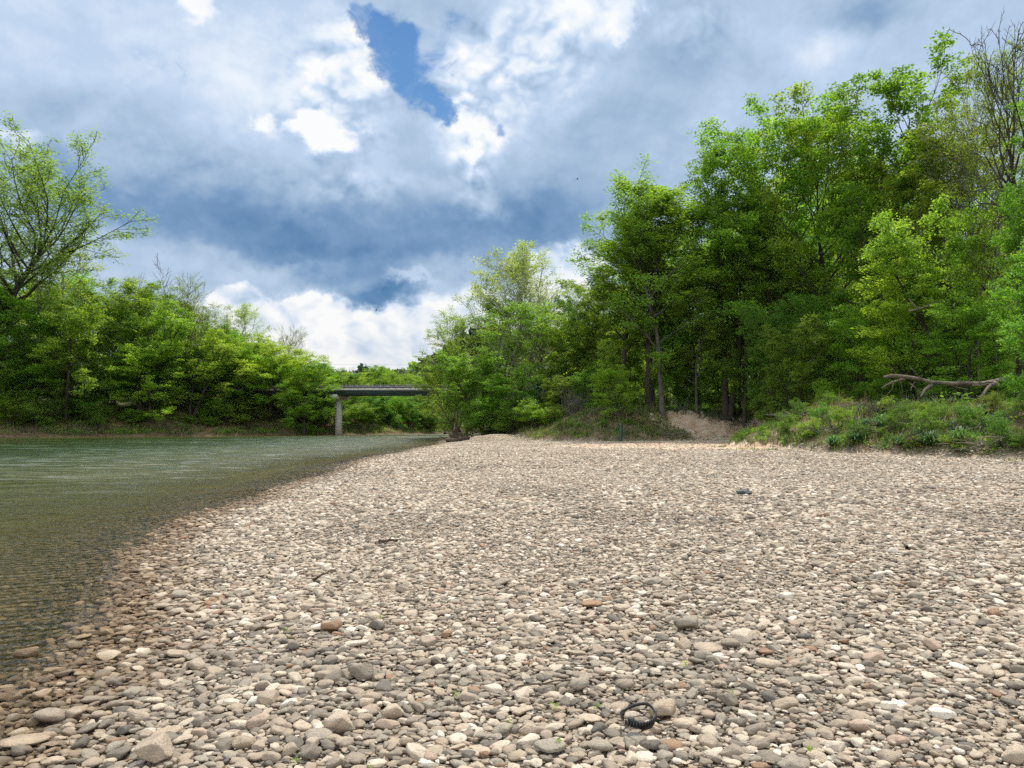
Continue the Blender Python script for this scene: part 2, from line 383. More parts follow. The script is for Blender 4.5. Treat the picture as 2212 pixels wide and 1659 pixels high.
def m_water():
    m, t, out = mat('river_water')
    g = t.new('ShaderNodeNewGeometry'); P = g.outputs['Position']
    depth = attr(t, 'depth').outputs['Fac']
    sp = t.new('ShaderNodeSeparateXYZ', ins={0: P})
    rot = t.new('ShaderNodeMapping'); rot.inputs['Rotation'].default_value = (0, 0, R_(-24)); t.put(rot.inputs['Vector'], P)
    Q = rot.outputs[0]
    small = t.noise(t.v('MULTIPLY', Q, (1.0, 2.8, 1)), 6.5, 3, .5, dist=.5)
    mid = t.noise(t.v('MULTIPLY', Q, (1.0, 2.0, 1)), 1.9, 4, .6, dist=.6)
    big = t.noise(t.v('MULTIPLY', P, (.6, 1.3, 1)), .75, 3, .5, dist=.4)
    broad = t.rng(t.noise(t.v('MULTIPLY', P, (.4, 1, 1)), .11, 4, .6), .42, .62, .10, 1.0, True)
    sx = t.new('ShaderNodeSeparateXYZ', ins={0: P})
    riffle = t.m('MULTIPLY', t.rng(sx.outputs[0], -34, -14, 0, .75, True), t.rng(sx.outputs[1], 12, 30, 0, 1, True))
    broad = t.m('ADD', broad, riffle)
    fine = t.rng(t.noise(t.v('MULTIPLY', P, (.45, 1.2, 1)), 1.1, 5, .7, dist=.8), .47, .60, .10, 1.5, True)
    patch = t.m('MULTIPLY', broad, fine)
    calm = t.rng(sx.outputs[0], -62, -24, .30, 1.0, True)
    shallow = t.rng(depth, .0, .4, .8, .0)
    h = t.m('ADD', t.m('MULTIPLY', t.m('MULTIPLY', small, t.m('ADD', patch, shallow)), .42), t.m('MULTIPLY', t.m('MULTIPLY', mid, patch), 1.25))
    wv = t.new('ShaderNodeTexWave'); wv.wave_type = 'BANDS'; wv.bands_direction = 'Y'; wv.wave_profile = 'SIN'
    t.put(wv.inputs['Vector'], Q); wv.inputs['Scale'].default_value = 2.1; wv.inputs['Distortion'].default_value = 5.0
    wv.inputs['Detail'].default_value = 2.5; wv.inputs['Detail Scale'].default_value = 1.3; wv.inputs['Detail Roughness'].default_value = .55
    h = t.m('ADD', h, t.m('MULTIPLY', wv.outputs['Fac'], t.rng(depth, .25, .9, .24, .05)))
    h = t.m('ADD', h, t.m('MULTIPLY', t.m('MULTIPLY', big, t.m('ADD', patch, .12)), .9))
    b = t.new('ShaderNodeBump'); t.l.new(t.rng(calm, .3, 1.0, .38, 1.0), b.inputs['Strength']); b.inputs['Distance'].default_value = .085; t.l.new(h, b.inputs['Height'])
    fr = t.new('ShaderNodeFresnel'); fr.inputs['IOR'].default_value = 1.33; t.l.new(b.outputs[0], fr.inputs['Normal'])
    gl = t.new('ShaderNodeBsdfGlossy'); t.l.new(t.m('MULTIPLY_ADD', riffle, .06, t.m('MULTIPLY', calm, t.m('MULTIPLY_ADD', t.m('MINIMUM', patch, 1.3), t.rng(depth, .15, .6, .03, .18), t.rng(depth, .1, .5, .03, .10)))), gl.inputs['Roughness']); gl.inputs['Color'].default_value = (.95, .97, 1, 1); t.l.new(b.outputs[0], gl.inputs['Normal'])
    tr = t.new('ShaderNodeBsdfTransparent')
    t.l.new(t.mix(t.rng(depth, 0, .5), (.93, .93, .86), (.72, .70, .48)), tr.inputs['Color'])
    df = t.new('ShaderNodeBsdfDiffuse')
    t.l.new(t.mix(t.rng(depth, .2, 1.6), (.11, .10, .026), (.022, .042, .008)), df.inputs['Color'])
    murk = t.m('SUBTRACT', 1.0, t.m('POWER', 2.718, t.m('MULTIPLY', depth, -1.7)))
    mx = t.new('ShaderNodeMixShader'); t.l.new(murk, mx.inputs[0]); t.l.new(tr.outputs[0], mx.inputs[1]); t.l.new(df.outputs[0], mx.inputs[2])
    m2 = t.new('ShaderNodeMixShader'); t.l.new(fr.outputs[0], m2.inputs[0]); t.l.new(mx.outputs[0], m2.inputs[1]); t.l.new(gl.outputs[0], m2.inputs[2])
    t.l.new(m2.outputs[0], out.inputs[0])
    return m
def m_leaf(name, c0, c1, c2, trans=.52):
    m, t, out = mat(name)
    a = attr(t, 'tint').outputs['Fac']; oi = t.new('ShaderNodeObjectInfo')
    c = t.ramp(a, [(0, c0), (.5, c1), (1, c2)])
    hs = t.new('ShaderNodeHueSaturation'); t.l.new(c, hs.inputs['Color'])
    t.l.new(t.rng(oi.outputs['Random'], 0, 1, .484, .518), hs.inputs['Hue'])
    t.l.new(t.rng(t.m('FRACT', t.m('MULTIPLY', oi.outputs['Random'], 7.31)), 0, 1, .74, 1.22), hs.inputs['Value'])
    hs.inputs['Saturation'].default_value = 1.0
    p = princ(t, None, hs.outputs[0], .55, None, .25)
    tl = t.new('ShaderNodeBsdfTranslucent'); 
    tcn = t.mix(1.0, hs.outputs[0], (1.85, 1.7, .7), 'MULTIPLY'); t.l.new(tcn, tl.inputs['Color'])
    mx = t.new('ShaderNodeMixShader'); mx.inputs[0].default_value = trans
    t.l.new(p.outputs[0], mx.inputs[1]); t.l.new(tl.outputs[0], mx.inputs[2]); t.l.new(mx.outputs[0], out.inputs[0])
    return m
L_MAPLE = m_leaf('leaf_green', (.075, .17, .018), (.13, .255, .028), (.21, .355, .045))
L_BRIGHT = m_leaf('leaf_yellow_green', (.14, .25, .022), (.21, .345, .033), (.30, .44, .055))
L_PALE = m_leaf('leaf_pale_olive', (.15, .23, .055), (.215, .30, .08), (.30, .38, .12))
L_OLIVE = m_leaf('leaf_olive', (.10, .19, .024), (.165, .27, .038), (.25, .36, .055))
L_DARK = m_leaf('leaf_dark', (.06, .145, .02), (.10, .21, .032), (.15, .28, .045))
L_PINE = m_leaf('needle_dark', (.022, .052, .026), (.036, .075, .034), (.055, .105, .045), .15)
L_FAR = m_leaf('leaf_far', (.085, .14, .04), (.13, .18, .06), (.18, .21, .09), .3)
L_GRASS = m_leaf('grass_green', (.04, .085, .018), (.07, .13, .026), (.12, .175, .04), .35)
L_DRY = m_leaf('grass_dry', (.16, .125, .075), (.25, .20, .125), (.38, .32, .22), .25)
def m_bark(name, a, b, sc=9.0, streak=6.0):
    m, t, out = mat(name)
    tc = t.new('ShaderNodeTexCoord'); O = t.v('MULTIPLY', tc.outputs['Object'], (streak, streak, 1))
    n = t.noise(O, 1.4, 6, .65); n2 = t.noise(tc.outputs['Object'], sc * .12, 4, .5)
    c = t.mix(t.rng(n, .3, .7), a, b)
    c = t.mix(t.rng(n2, .45, .7), c, tuple(x * .75 for x in a))
    princ(t, out, c, .95, n, .15, .9, .05)
    return m
B_DARK = m_bark('bark_dark', (.040, .032, .025), (.10, .082, .065))
B_GREY = m_bark('bark_grey', (.075, .068, .058), (.17, .155, .135))
B_PALE = m_bark('bark_white', (.23, .22, .19), (.55, .54, .49), 14, 2)
B_DRIFT = m_bark('driftwood', (.09, .07, .052), (.30, .25, .195), 9, 3)
B_DRIFTD = m_bark('driftwood_dark', (.05, .038, .028), (.15, .115, .085))
def m_simple(name, c0, c1, rough=.8, sc=4.0, bstr=.3, spec=.3):
    m, t, out = mat(name)
    tc = t.new('ShaderNodeTexCoord'); n = t.noise(tc.outputs['Object'], sc, 7, .62)
    princ(t, out, t.mix(t.rng(n, .3, .7), c0, c1), rough, n, spec, bstr, .02)
    return m

# ------------------------------------------------------------------ ground sheet
def ground():
    n = 760; a = 4.6; s = 32.0
    u = np.linspace(-1, 1, n)
    gx = 5 + s * np.sinh(a * u) / math.sinh(a) * math.sinh(a)
    gy = 48 + s * np.sinh(a * u)
    X, Y = np.meshgrid(gx, gy)
    x, y = X.ravel(), Y.ravel()
    z, dR, dL, dB = land(x, y)
    i = np.arange((n - 1) * n).reshape(n - 1, n)[:, :-1].ravel()
    F = np.stack([i, i + 1, i + n + 1, i + n], 1)
    gravel = sstep(dR, -30, -2) * (1 - sstep(dB + (fbm(x * .9, y * .9, 3, 4) - .5) * 1.5, -.4, .5))
    gravel = np.where((dR > 0) | (-dR < 30), gravel, 0) * (dL < 0)
    gravel = np.where((z < 0) & (dR > -12), 1, gravel)
    def ell(cx, cy, rx, ry, rot=0):
        c, s_ = math.cos(rot), math.sin(rot); dx, dy = x - cx, y - cy
        return 1 - np.sqrt(((dx * c + dy * s_) / rx) ** 2 + ((-dx * s_ + dy * c) / ry) ** 2)
    sand = np.maximum.reduce([ell(12, 47, 9.5, 10.5, 0), ell(20, 52.5, 9, 4.5, .3), ell(20.2, 67.4, 7.4, 5.2, .15) * 1.6, ell(-1, 73, 3, 6) - .3])
    sand = np.where((dB > .6) & (y < 60), -.5, sand)
    sand = np.clip(.5 + sand, 0, 1) * (dR > 0) * (z < 3.3)
    soil = np.maximum(sstep(dB, 6, 12), sstep(dL, 7, 14)) 
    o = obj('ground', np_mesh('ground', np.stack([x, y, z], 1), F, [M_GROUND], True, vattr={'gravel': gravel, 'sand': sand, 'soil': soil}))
    tag(o, kind='structure')
ground()
def water():
    n = 420; u = np.linspace(-1, 1, n); a = 3.6; s = 22
    gx = -20 + s * np.sinh(a * u); gy = 30 + s * np.sinh(a * u)
    gx = gx[(gx > -800)]; gy = gy[(gy > -180) & (gy < 320)]
    X, Y = np.meshgrid(gx, gy); x, y = X.ravel(), Y.ravel(); nx, ny = len(gx), len(gy)
    z, dR, dL, dB = land(x, y)
    i = (np.arange(ny - 1)[:, None] * nx + np.arange(nx - 1)[None, :]).ravel()
    F = np.stack([i, i + 1, i + nx + 1, i + nx], 1)
    keep = (z[F] < .25).any(1)
    F = F[keep]
    used = np.unique(F); mp = np.zeros(len(x), int); mp[used] = np.arange(len(used))
    V = np.stack([x, y, np.zeros_like(x)], 1)[used]
    o = obj('water', np_mesh('water', V, mp[F], [m_water()], True, vattr={'depth': np.clip(-z[used], 0, 3)}))
    tag(o, kind='structure')
water()

# ------------------------------------------------------------------ stones
def stone_mesh(i):
    import bmesh
    rng = np.random.default_rng(100 + i)
    bm = bmesh.new(); bmesh.ops.create_icosphere(bm, subdivisions=3 if i < 16 else 4, radius=.5)
    V = np.array([v.co[:] for v in bm.verts])
    d = V / np.linalg.norm(V, axis=1, keepdims=True)
    sup = rng.uniform(2.0, 2.9)
    V = d * .5 / (np.abs(d) ** sup).sum(1, keepdims=True) ** (1 / sup) if i % 3 != 0 else V
    amp = [.05, .09, .05, .13][i % 4]
    for k in range(5):
        f = rng.normal(size=3) * (1.6 + k * 1.1); ph = rng.uniform(0, 6.3)
        V = V * (1 + amp / (1 + k * .6) * np.sin(d @ f + ph))[:, None]
    if i % 2 == 0:
        for k in range(rng.integers(4, 9)):
            nn = rng.normal(size=3); nn /= np.linalg.norm(nn); h = rng.uniform(.26, .4)
            e = V @ nn - h; V = V - np.where(e > 0, e * .93, 0)[:, None] * nn
    fl = rng.uniform(.24, .48)
    ext = V.max(0) - V.min(0)
    V = V / ext * np.array([1.0, rng.uniform(.52, .85), fl if i % 4 else .55])
    for v, c in zip(bm.verts, V): v.co = c
    me = bpy.data.meshes.new('stone_shape'); bm.to_mesh(me); bm.free()
    me.polygons.foreach_set('use_smooth', np.ones(len(me.polygons), dtype=bool))
    me.materials.append(M_STONE); return me
STONES = [stone_mesh(i) for i in range(18)]
STH = []
for me in STONES:
    co = np.empty(len(me.vertices) * 3); me.vertices.foreach_get('co', co); STH.append(np.ptp(co.reshape(-1, 3)[:, 2]))
STH = np.array(STH)

# stones one can point to: picture x, y, long axis in px of the 2212 picture, shape, shade, height factor, label, rest height above ground
NAMED = [
 (1080, 1264, 50, 3, .19, 1.1, 'rounded speckled brown grey boulder, the largest stone in the middle of the gravel bar'),
 (1274, 1309, 52, 6, .87, .9, 'dark reddish brown slab stone tilted among pale pebbles right of the speckled boulder'),
 (1209, 1313, 30, 3, .56, 1.0, 'tan rounded stone just left of the dark reddish brown slab'),
 (1345, 1318, 38, 5, .46, .9, 'pinkish tan rough stone just right of the dark reddish brown slab'),
 (716, 1365, 44, 4, .87, 1.0, 'brown broken cobble with a dark flat end, left of the middle foreground'),
 (732, 1583, 62, 12, .46, 1.25, 'chunky tan angular cobble with a steep dark side, in the left foreground'),
 (690, 1600, 60, 5, .37, .8, 'pale sloping stone leaning against the left side of the chunky angular cobble'),
 (779, 1467, 52, 8, .07, 1.1, 'grey white streaked rock with a dark cracked face in the left foreground'),
 (770, 1395, 50, 1, .79, .7, 'flat pale slab stone uphill of the grey white streaked rock'),
 (850, 1554, 48, 12, .46, 1.1, 'warm beige blocky stone right of the chunky angular cobble'),
 (1252, 1491, 44, 7, .37, 1.2, 'round greenish grey stone lying against the thin stick'),
 (1131, 1543, 46, 3, .46, 1.1, 'sandy speckled round cobble below the left end of the thin stick'),
 (1195, 1580, 52, 2, .64, .6, 'smooth white pebble right of the sandy speckled cobble'),
 (1190, 1620, 66, 5, .37, .7, 'wide smooth tan grey cobble at the lower middle edge'),
 (1300, 1625, 54, 9, .37, .9, 'smooth oval grey cobble below the black plastic ring'),
 (1275, 1560, 50, 13, .46, .7, 'flat cream cobble left of the black plastic ring'),
 (1432, 1552, 60, 4, .56, 1.1, 'large blocky tan rock touching the right side of the black plastic ring'),
 (1330, 1595, 46, 15, .07, .8, 'dark grey cobble directly below the black plastic ring'),
 (1350, 1490, 40, 7, .17, 1.1, 'grey brown round cobble at the right end of the thin stick'),
 (1410, 1260, 44, 2, .37, .7, 'grey oval stone with a smooth top in the middle right of the bar'),
 (1605, 1385, 46, 0, .64, .9, 'large pale squarish cobble in the right foreground'),
 (1485, 1358, 52, 4, .37, 1.0, 'light greenish grey squarish cobble uphill of the tan rocks'),
 (1530, 1405, 60, 13, .27, .8, 'long tan cobble lying beside two rounder ones, right of centre'),
 (1580, 1398, 42, 9, .17, 1.0, 'round grey brown cobble right of the long tan cobble'),
 (1660, 1440, 56, 1, .46, .9, 'smooth tan cobble in the right foreground with a lit top'),
 (2010, 1405, 40, 8, .73, 1.0, 'brown purple angular stone near the right edge of the bar'),
 (1890, 1430, 56, 2, .73, .9, 'pinkish brown rough boulder in the right foreground'),
 (390, 1292, 34, 9, .37, 1.1, 'big smooth olive grey pebble near the waterline on the left'),
 (470, 1330, 30, 11, .87, .8, 'reddish brown flat pebble right of the big smooth olive pebble'),
 (352, 1312, 44, 5, .27, .6, 'long flat tan stone left of the reddish brown pebble'),
 (150, 1354, 38, 11, .17, .7, 'brown oval stone sitting alone in the shallow water'),
 (180, 1378, 38, 13, .64, .7, 'whitish flat stone at the edge of the shallow water'),
 (162, 1400, 40, 7, .37, .8, 'grey oval stone just below the whitish flat stone at the waterline'),
 (60, 1420, 48, 4, .56, .9, 'rough tan rock standing half out of the shallow water at the left'),
 (115, 1452, 42, 1, .64, .7, 'pale flat pebble on the waterline above the olive brown cobble'),
 (112, 1558, 66, 9, .17, .9, 'large olive brown oval cobble in the lower left corner'),
 (52, 1606, 96, 13, .56, .6, 'very long tan stone lying at the water edge in the lower left corner'),
 (395, 1604, 46, 3, .46, 1.0, 'pale cream rounded cobble beside the two pitted brown rocks'),
 (330, 1640, 90, 16, .27, 1.0, 'large pitted brown rock at the bottom left of the picture'),
 (360, 1590, 62, 17, .56, .8, 'porous tan rock behind the large pitted brown rock'),
 (235, 1420, 66, 14, .64, .5, 'wide pale slab lying almost level with the pebbles at left'),
 (385, 1415, 50, 5, .56, .6, 'sloping grey tan stone beside the pale slab at left'),
 (413, 1427, 30, 7, .37, .9, 'upright grey pebble right of the sloping grey tan stone'),
 (700, 1260, 30, 6, .27, .9, 'brown angular stone in the middle distance left of the speckled boulder'),
 (1700, 1530, 52, 10, .56, .8, 'rough pinkish cobble in the lower right foreground'),
 (1860, 1585, 50, 12, .73, .9, 'rust pink faceted rock in the lower right foreground'),
 (1570, 1525, 44, 8, .07, 1.0, 'blue grey cracked rock among pale pebbles at lower right'),
]
rs = np.random.default_rng(7)
def scatter():
    placed = {}
    cell = .12
    P = []          # x, y, size(long), shape, shade, zfac, layer
    occ = {}
    def ok(x, y, r, f):
        cx, cyy = int(x // cell), int(y // cell)
        k = int(math.ceil((r + .09) / cell))
        for i in range(cx - k, cx + k + 1):
            for j in range(cyy - k, cyy + k + 1):
                for (a, b, q) in occ.get((i, j), ()):
                    if (a - x) ** 2 + (b - y) ** 2 < (f * (q + r)) ** 2: return False
        return True
    def put(x, y, r): occ.setdefault((int(x // cell), int(y // cell)), []).append((x, y, r))
    named = []
    for (px, py, w_, shp, shd, hf, lab) in NAMED:
        x, y = ground_at(px, py + w_ * .12, .14 if px > 250 else .03)
        zz = gz(x, y); x, y = ground_at(px, py + w_ * .12, zz)
        size = w_ / FPX * y * 1.02
        named.append((x, y, size, shp, shd, hf, lab)); put(x, y, size * .42)
    # near and middle zone: packed, largest first
    def wedge(y0, y1, dens):
        # the strip of bar in view and a few steps to either side of it
        wm = .78 * y1 + 2.6; n = int((y1 - y0) * 2 * wm * dens)
        yy = rs.uniform(y0, y1, n); xx = rs.uniform(-wm, wm, n); k = np.abs(xx) < .78 * np.maximum(yy, 0) + 2.6
        return xx[k], yy[k], int(k.sum())
    def zone(y0, y1, dens, med, mx, f, sg=.38):
        xx, yy, n = wedge(y0, y1, dens)
        ss = np.clip(np.exp(rs.normal(math.log(med), sg, n)) * (.66 + .72 * fbm(xx * .55, yy * .4, 3, 91)), .016, mx)
        z, dR, dL, dB = land(xx, yy)
        k = (dR > -4.5) & (dB < .4)
        xx, yy, ss, dR = xx[k], yy[k], ss[k], dR[k]
        o = np.argsort(-ss)
        keep = []
        for i in o:
            if ok(xx[i], yy[i], ss[i] * .5, f): put(xx[i], yy[i], ss[i] * .5); keep.append(i)
        return xx[keep], yy[keep], ss[keep]
    A = zone(-1.0, 9.5, 4600, .0285, .115, .56, .44)
    Bz = zone(9.5, 22, 1700, .038, .13, .57, .42)
    def loose(y0, y1, dens, med, mx, xr=.82):
        xx, yy, n = wedge(y0, y1, dens)
        ss = np.clip(np.exp(rs.normal(math.log(med), .4, n)), .02, mx)
        z, dR, dL, dB = land(xx, yy)
        k = (dR > -3) & (dB < .5)
        sandy = (((xx - 12 + (vnoise(xx * .7, yy * .4, 5) - .5) * 4) / 8.5) ** 2 + ((yy - 47.5) / 9.5) ** 2 < 1) | (((xx - 20) / 9) ** 2 + ((yy - 52.5) / 4.5) ** 2 < 1)
        k &= ~(sandy & (rs.uniform(size=n) < .93))
        return xx[k], yy[k], ss[k]
    C = loose(22, 84, 150, .060, .14)
    D0 = loose(-1.0, 9.5, 1500, .022, .04)     # fines in the gaps
    D1 = loose(9.5, 22, 260, .035, .06)
    print('stones', len(A[0]), len(Bz[0]), len(C[0]), len(D0[0]), len(D1[0]))
    xs = np.concatenate([q[0] for q in (A, Bz, C, D0, D1)]); ys = np.concatenate([q[1] for q in (A, Bz, C, D0, D1)]); ss = np.concatenate([q[2] for q in (A, Bz, C, D0, D1)])
    layer = np.concatenate([np.full(len(q[0]), k) for k, q in enumerate((A, Bz, C, D0, D1))])
    n = len(xs)
    z, dR, dL, dB = land(xs, ys)
    shp = rs.integers(0, 16, n); shd = rs.uniform(0, 1, n)
    # patches where one kind prevails
    shd = np.where((vnoise(xs * .8, ys * .5, 77) > .70) & (rs.uniform(size=n) < .5), rs.uniform(0, .45, n), shd)
    th = STH[shp] * rs.uniform(.75, 1.15, n)
    zz = z + ss * th * np.where(layer >= 3, .1, .30) + np.where(layer < 2, rs.uniform(0, .022, n), np.where(layer == 2, .01, 0))
    rot = np.stack([rs.normal(.05, .15, n), rs.normal(0, .15, n), np.where(rs.uniform(size=n) < .75, rs.normal(0, .55, n) + np.pi * rs.integers(0, 2, n), rs.uniform(0, 6.283, n))], 1)
    scl = np.stack([ss, ss * rs.uniform(.82, 1.08, n), ss * th / STH[shp]], 1)
    # individual stones: those that show largest
    app = ss / np.hypot(xs, ys); vis = (ys > 3.0) & (np.abs(xs) < ys * .715) & (layer < 2)
    bel = CAMZ - z; lowlim = bel / ys < .475
    app = np.where(vis & lowlim, app, 0)
    idx = np.argsort(-app)[:300 - len(named)]
    rest = np.ones(n, bool); rest[idx] = False
    kinds = [(.0, .05, 'dark grey'), (.05, .13, 'grey'), (.13, .24, 'brownish grey'), (.24, .36, 'sandy tan'), (.36, .47, 'greenish grey'), (.47, .58, 'warm beige'), (.58, .66, 'brownish tan'),
             (.66, .75, 'pale cream'), (.75, .80, 'pinkish brown'), (.80, .885, 'whitish'), (.885, .905, 'rust brown'), (.905, .965, 'light beige'), (.965, 1.01, 'chalk white')]
    G = 'larger river stones lying in the foreground gravel'
    for i in idx:
        o = obj('river_stone', STONES[shp[i]], None, (xs[i], ys[i], zz[i]))
        o.rotation_euler = rot[i]; o.scale = scl[i]; o['shade'] = float(shd[i])
        cn = [k[2] for k in kinds if k[0] <= shd[i] < k[1]][0]
        sh_ = 'faceted' if shp[i] % 2 == 0 else 'smooth rounded'
        tag(o, '%s %s cobble among the foreground gravel' % (cn, sh_), 'stone', G)
    for (x, y, size, sp, shade_, hf, lab) in named:
        zg = gz(x, y)
        o = obj('river_stone', STONES[sp], None, (x, y, zg + size * STH[sp] * hf * .42 + .022))
        o.rotation_euler = (rs.normal(0, .12), rs.normal(0, .12), rs.normal(0, .25)); o.scale = (size, size, size * hf); o['shade'] = {.07: .08, .17: .17, .19: .17, .27: .28, .37: .40, .46: .50, .56: .61, .64: .70, .73: .77, .79: .84, .87: .895}[shade_]
        tag(o, lab, 'stone', G)
    # gravel: one object, instanced
    k = np.where(rest)[0]
    me = bpy.data.meshes.new('gravel'); me.vertices.add(len(k)); me.vertices.foreach_set('co', np.stack([xs[k], ys[k], zz[k]], 1).astype(np.float32).ravel())
    for nm, ty, d in (('rot', 'FLOAT_VECTOR', rot[k]), ('scl', 'FLOAT_VECTOR', scl[k])):
        a = me.attributes.new(nm, ty, 'POINT'); a.data.foreach_set('vector', d.astype(np.float32).ravel())
    a = me.attributes.new('shade', 'FLOAT', 'POINT'); a.data.foreach_set('value', shd[k].astype(np.float32))
    a = me.attributes.new('pick', 'INT', 'POINT'); a.data.foreach_set('value', shp[k].astype(np.int32))
    o = obj('gravel', me); instancer(o, STONES[:16])
    tag(o, 'pale tan and grey river gravel covering the whole bar', 'gravel', kind='stuff')
def instancer(o, meshes):
    c = bpy.data.collections.new('source')
    for i, me in enumerate(meshes):
        s = bpy.data.objects.new('source_%02d' % i, me); c.objects.link(s)
    ng = bpy.data.node_groups.new('instancer', 'GeometryNodeTree')
    ng.interface.new_socket('Geometry', in_out='INPUT', socket_type='NodeSocketGeometry')
    ng.interface.new_socket('Geometry', in_out='OUTPUT', socket_type='NodeSocketGeometry')
    N = ng.nodes; L = ng.links
    gi = N.new('NodeGroupInput'); go = N.new('NodeGroupOutput')
    ci = N.new('GeometryNodeCollectionInfo'); ci.inputs['Collection'].default_value = c
    ci.inputs['Separate Children'].default_value = True; ci.inputs['Reset Children'].default_value = True
    ip = N.new('GeometryNodeInstanceOnPoints'); ip.inputs['Pick Instance'].default_value = True
    def na(name, ty):
        q = N.new('GeometryNodeInputNamedAttribute'); q.data_type = ty; q.inputs['Name'].default_value = name
        return q.outputs['Attribute']
    L.new(gi.outputs[0], ip.inputs['Points']); L.new(ci.outputs[0], ip.inputs['Instance'])
    L.new(na('pick', 'INT'), ip.inputs['Instance Index'])
    er = N.new('FunctionNodeEulerToRotation'); L.new(na('rot', 'FLOAT_VECTOR'), er.inputs[0])
    L.new(er.outputs[0], ip.inputs['Rotation']); L.new(na('scl', 'FLOAT_VECTOR'), ip.inputs['Scale'])
    L.new(ip.outputs[0], go.inputs[0])
    md = o.modifiers.new('instances', 'NODES'); md.node_group = ng
scatter()

# ------------------------------------------------------------------ trees
def unit(v): return v / (np.linalg.norm(v) + 1e-9)
def leaf_mesh(name, anchors, nper, sig, size, material, rng, droop=0.0, ratio=.55, tilt=.9):
    n = len(anchors) * nper
    c = np.repeat(anchors, nper, 0)
    tint_c = np.repeat(rng.uniform(0, 1, len(anchors)), nper)
    off = rng.normal(0, 1, (n, 3)); off /= np.linalg.norm(off, axis=1, keepdims=True)
    off *= (rng.uniform(0, 1, n) ** .45)[:, None] * sig * 1.7; off[:, 2] *= .52
    c = c + off
    d = rng.normal(size=(n, 3)); d[:, 2] = d[:, 2] * .5 - droop; d /= np.linalg.norm(d, axis=1, keepdims=True)
    up = rng.normal(size=(n, 3)) * tilt; up[:, 2] += 1.0
    s_ = np.cross(d, up); s_ /= (np.linalg.norm(s_, axis=1, keepdims=True) + 1e-9)
    L = size * rng.uniform(.65, 1.3, n)[:, None]; Wd = L * ratio * .5
    nrm = np.cross(s_, d)
    v0 = c; v1 = c + d * L * .55 + s_ * Wd; v2 = c + d * L - nrm * L * .12; v3 = c + d * L * .55 - s_ * Wd
    V = np.stack([v0, v1, v2, v3], 1).reshape(-1, 3)
    F = np.arange(n * 4).reshape(n, 4)
    tint = np.clip(.5 + (tint_c - .5) * .7 + rng.normal(0, .2, n), 0, 1)
    return np_mesh(name, V, F, [material], fattr={'tint': tint})
def curve(p, d, L, n, up, wob, rng, r0, r1):
    pts = [np.array(p, float)]; d = unit(np.array(d, float)); st = L / (n - 1)
    for i in range(n - 1):
        d = unit(d + rng.normal(0, wob, 3) + np.array([0, 0, up]))
        pts.append(pts[-1] + d * st)
    return np.array(pts), np.linspace(r0, r1, n)
def profile(kind, f):
    if kind == 'vase': return .35 + .75 * math.sin(math.pi * min(1, max(0, f * .86)) ** 1.3) if f < .98 else .35
    if kind == 'full': return math.sqrt(max(.02, 1 - (abs(f - .38) / .66) ** 2.2))
    if kind == 'cone': return max(.06, 1 - f)
    return math.sqrt(max(.04, 1 - (abs(f - .52) / .54) ** 2.4))
